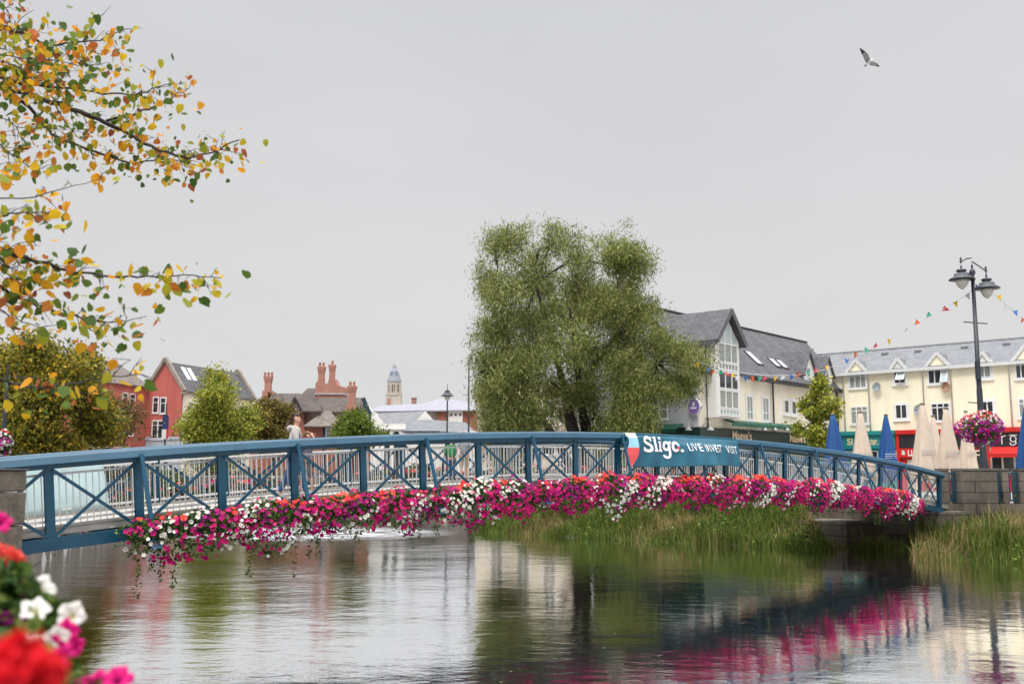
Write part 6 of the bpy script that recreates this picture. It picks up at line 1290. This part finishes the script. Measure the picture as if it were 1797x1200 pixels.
# ================================================================== people on the bridge
skin = mat('skin', (.50, .27, .20), .5, var=.05)
def skinmesh(name, verts, edges, radii, m_, parent, sub=2):
    o0 = origin(parent); me = bpy.data.meshes.new(name); me.from_pydata([tuple(Vector(v)-o0) for v in verts], edges, []); o = bpy.data.objects.new(name, me); SC.collection.objects.link(o); o.parent = parent
    sk = o.modifiers.new('skin', 'SKIN'); 
    if not me.skin_vertices: me.skin_vertices.new()
    lay = me.skin_vertices[0].data
    for i_, r in enumerate(radii): lay[i_].radius = r if isinstance(r, tuple) else (r, r)
    lay[0].use_root = True; sk.use_smooth_shade = True; ss = o.modifiers.new('sub', 'SUBSURF'); ss.levels = sub; ss.render_levels = sub; me.materials.append(m_); return o
def person(s, off, yaw, H, label, pose, cols_, hair, arms, stride=.3, bare=False, hood=False):
    p0 = BP(s, off, DECK); sc = H/1.7; f_ = Vector((math.cos(yaw), math.sin(yaw), 0)); r_ = Vector((f_.y, -f_.x, 0))        # forward, right
    t_ = thing('person', p0, label, 'person'); K = lambda a, b_, z: tuple(p0+f_*(a*sc)+r_*(b_*sc)+Vector((0, 0, z*sc)))
    V, E_, R = [], [], []
    def ad(p, r, par=None):
        V.append(K(*p)); R.append(r*sc if not isinstance(r, tuple) else (r[0]*sc, r[1]*sc)); i = len(V)-1
        if par is not None: E_.append((par, i))
        return i
    hip = ad((0, 0, .95), .13); st = ad((0, 0, 1.10), .115, hip); ch_ = ad((.02, 0, 1.27), .135, st); nk = ad((0, 0, 1.43), .055, ch_); jaw = ad((.035, 0, 1.50), .052, nk); hd = ad((.02, 0, 1.58), .078, jaw); ad((.01, 0, 1.655), .05, hd)
    ad((.11, 0, 1.565), .014, hd) ; ears = [ad((.0, sg*.082, 1.57), .014, hd) for sg in (-1, 1)]
    legs = []
    for sg in (-1, 1):
        a = stride*sg; h_ = ad((0, sg*.09, .88), .085, hip); k_ = ad((a*.55+.03, sg*.09, .49), .055, h_); an = ad((a-.02, sg*.09, .09), .035, k_); ad((a+.12, sg*.09, .03), .03, an); legs.append((a, sg))
    for sg in (-1, 1):
        sh_ = ad((.0, sg*.17, 1.36), .06, ch_); el, wr = arms[0 if sg < 0 else 1]; e_ = ad(el, .038, sh_); w_ = ad(wr, .026, e_); d_ = (Vector(wr)-Vector(el)).normalized(); hnd = ad(tuple(Vector(wr)+d_*.06), .030, w_)
        sdv = d_.cross(Vector((0, 0, 1))); sdv = sdv.normalized() if sdv.length > .1 else Vector((0, 1, 0))
        for q in range(4): 
            b0 = Vector(wr)+d_*.10+sdv*(q-1.5)*.021; k1 = ad(tuple(b0), .010, hnd); k2 = ad(tuple(b0+d_*(.035-.004*abs(q-1.5))+Vector((0, 0, -.004))), .009, k1); ad(tuple(b0+d_*.06+Vector((.0, 0, -.018))), .007, k2)
        tb = ad(tuple(Vector(wr)+d_*.045+sdv*.035), .011, hnd); ad(tuple(Vector(wr)+d_*.08+sdv*.055), .009, tb)
    skinmesh('body', V, E_, R, skin, t_)
    # clothes
    def cloth_(name, chain, edges, rad, m_): skinmesh(name, [K(*p) for p in chain], edges, [r*sc for r in rad], m_, t_)
    top = [(0, 0, .90), (0, 0, 1.10), (.02, 0, 1.27), (.0, 0, 1.40)]; ed = [(0, 1), (1, 2), (2, 3)]; rd = [.165, .16, .185, .09]
    for sg in (-1, 1):
        el, wr = arms[0 if sg < 0 else 1]; i = len(top); top += [(.0, sg*.175, 1.365), el, tuple(Vector(el).lerp(Vector(wr), .9))]; ed += [(2, i), (i, i+1), (i+1, i+2)]; rd += [.078, .058, .046]
    cloth_('top', top, ed, rd, cols_[0])
    tr = [(0, 0, .95)]; ed = []; rd = [.145]; cut = .55 if bare else .12
    for a, sg in legs:
        i = len(tr); tr += [(0, sg*.09, .86), (a*.55+.03, sg*.09, .50)]+([] if bare else [(a-.02, sg*.09, .12)]); ed += [(0, i), (i, i+1)]+([] if bare else [(i+1, i+2)]); rd += [.105, .075]+([] if bare else [.055])
    cloth_('trousers' if not bare else 'shorts', tr, ed, rd, cols_[1])
    for a, sg in legs: skinmesh('shoe', [K(a-.06, sg*.09, .045), K(a+.05, sg*.09, .05), K(a+.15, sg*.09, .035)], [(0, 1), (1, 2)], [.045*sc, .045*sc, .038*sc], cols_[2], t_)
    hm = hair[0]; hv = [(-.01, 0, 1.60), (.015, 0, 1.665), (.065, 0, 1.672), (-.065, 0, 1.63), (-.085, 0, 1.55)]; he = [(0, 1), (1, 2), (0, 3), (3, 4)]; hr = [.085, .062, .035, .065, .05]
    if hair[1]: hv += [(-.12, 0, 1.53), (-.16, .0, 1.44), (-.17, 0, 1.33)]; he += [(4, 5), (5, 6), (6, 7)]; hr += [.038, .042, .02]
    cloth_('hair', hv, he, hr, hm)
    if hood: cloth_('hood', [(-.03, -.11, 1.42), (-.10, -.06, 1.41), (-.13, 0, 1.37), (-.10, .06, 1.41), (-.03, .11, 1.42)], [(0, 1), (1, 2), (2, 3), (3, 4)], [.04, .06, .07, .06, .04], cols_[0])
    for sg in (-1, 1): mb = MB(); mb.lathe([(.002, -.009), (.009, -.004), (.009, .004), (.002, .009)], K(.088, sg*.032, 1.59), 8); mb.build('eye', dark, t_)
    mb = MB(); mb.beam(K(.094, -.022, 1.515), K(.094, .022, 1.515), .008, .007); mb.build('mouth', mat('lips', (.40, .10, .09), .5), t_)
    return t_
hoodie = mat('grey_hoodie', (.42, .39, .37), .9, var=.12, vscale=8); denim = mat('denim', (.03, .07, .16), .8, var=.15, vscale=20); shoem = mat('pale_shoe', (.45, .38, .33), .6)
brownh = mat('brown_hair', (.06, .03, .02), .6, var=.3, vscale=30); fairh = mat('fair_hair', (.28, .14, .07), .6, var=.25, vscale=30)
stripe = bpy.data.materials.new('navy_striped'); stripe.use_nodes = True; ts = stripe.node_tree; wv = N(ts, 'ShaderNodeTexWave', bands_direction='Z'); wv.inputs['Scale'].default_value = 9; wv.inputs['Distortion'].default_value = .6; tcs = N(ts, 'ShaderNodeTexCoord'); ts.links.new(tcs.outputs['Object'], wv.inputs[0])
rp_ = N(ts, 'ShaderNodeValToRGB'); rp_.color_ramp.elements[0].position = .62; rp_.color_ramp.elements[0].color = (.012, .02, .08, 1); rp_.color_ramp.elements[1].position = .75; rp_.color_ramp.elements[1].color = (.5, .5, .55, 1); ts.links.new(wv.outputs['Fac'], rp_.inputs[0]); ts.links.new(rp_.outputs[0], ts.nodes['Principled BSDF'].inputs['Base Color']); ts.nodes['Principled BSDF'].inputs['Roughness'].default_value = .85
def s_off(px, off): return onbridge(px, 800, off)[0]
yb_ = math.atan2(BD.y, BD.x)
person(s_off(511, .75), .75, yb_-.55, 1.78, 'woman in a pale grey hooded top and jeans with brown ponytail crossing the bridge', 'walk', (hoodie, denim, shoem), (brownh, True), (((.05, -.25, 1.12), (.22, -.20, .98)), ((.04, .25, 1.12), (.24, .20, 1.02))), .26, False, True)
person(s_off(533, .55), .55, yb_-.5, 1.38, 'child in a navy striped top and shorts raising one arm on the bridge', 'walk', (stripe, mat('grey_shorts', (.12, .12, .14), .8), shoem), (fairh, False), (((.16, -.24, 1.36), (.16, -.10, 1.54)), ((.22, .20, 1.38), (.14, .09, 1.56))), .18, True)
person(s_off(812, 1.9), 1.9, yb_-2.2, 1.28, 'child in a grey jacket and tan shorts by the far railing of the bridge', 'stand', (mat('grey_jacket', (.20, .21, .23), .85), mat('tan_shorts', (.30, .25, .17), .85), shoem), (brownh, False), (((.12, -.24, 1.15), (.3, -.2, 1.1)), ((.1, .24, 1.15), (.3, .2, 1.1))), .08, True)
person(s_off(790, 2.2), 2.2, yb_+1.2, 1.15, 'small child in a bright green top at the far railing of the bridge', 'stand', (mat('green_top', (.02, .20, .06), .85), denim, shoem), (brownh, False), (((.1, -.22, 1.1), (.25, -.18, 1.05)), ((.1, .22, 1.1), (.25, .18, 1.05))), .06)
# ================================================================== seagull
YB = 42; gl = thing('seagull', W(1526, 108, YB), 'white and grey seagull gliding high in the sky with wings raised', 'bird')
gw = mat('gull_white', (.62, .61, .60), .8, var=.08, vscale=10)
Pb = lambda x, y, dy=0: tuple(W(x, y, YB+dy))
s = YB/FPX
skinmesh('body', [Pb(1527.5, 107.5), Pb(1523, 110.5), Pb(1519.5, 114.5), Pb(1531, 106.5, -.02), Pb(1533, 105.2, -.03), Pb(1536, 105.4, -.05)], [(0, 1), (1, 2), (0, 3), (3, 4), (4, 5)], [.075, .06, .03, .045, .048, .012], gw, gl)
def wing(path, chord, name, back):
    mb = MB(); n = len(path)
    for i_, (x, y, dy, c_) in enumerate(path):
        p = Vector(Pb(x, y, dy)); bk = Vector(back)*c_
        th = Vector((0, 0, .012)); mb.v += [tuple(p+th*.2), tuple(p+bk*.4+th*1.6), tuple(p+bk), tuple(p+bk*.4-th*.6)]
    for i_ in range(n-1):
        for j in range(4): a, b_ = i_*4+j, i_*4+(j+1) % 4; mb.f.append((a, b_, b_+4, a+4)); mb.mi.append(1 if i_ >= n-3 else 0)
    mb.f.append((0, 1, 2, 3)); mb.f.append(((n-1)*4+3, (n-1)*4+2, (n-1)*4+1, (n-1)*4)); mb.mi += [0, 1]
    mb.build(name, [mat('gull_wing', (.36, .36, .36), .8, var=.15, vscale=6), mat('gull_tip', (.05, .05, .07), .7)], gl)
wing([(1527.5, 105.5, 0, .24), (1525, 99.5, -.25, .26), (1522.5, 94.5, -.45, .24), (1519, 91.5, -.55, .20), (1514.5, 88, -.65, .13), (1509.5, 85, -.75, .03)], .2, 'wing', (-.75, .25, -.45))
wing([(1530, 108.5, 0, .20), (1534.5, 109.5, .25, .22), (1538, 111, .45, .18), (1540.5, 113, .6, .13), (1542, 115, .7, .09), (1543.5, 117, .8, .03)], .2, 'wing', (-.45, .5, -.55))
mb = MB(); mb.hexa([Pb(1519.5, 114.3), Pb(1520.5, 115.2), Pb(1519, 118), Pb(1516, 115.3), Pb(1519.5, 114, .05), Pb(1520.5, 114.9, .05), Pb(1519, 117.6, .05), Pb(1516, 115, .05)]); mb.build('tail', MATS['gull_tip'], gl)
# broken reflections are left to the water; mark masses of petals nobody could count
for o in SC.objects:
    n_ = o.name.split('.')[0]
    if o.type == 'MESH' and n_ in ('magenta_petunias', 'white_petunias', 'coral_geraniums', 'purple_petunias', 'foliage', 'trailing_stem') and o.parent: o['kind'] = 'stuff'
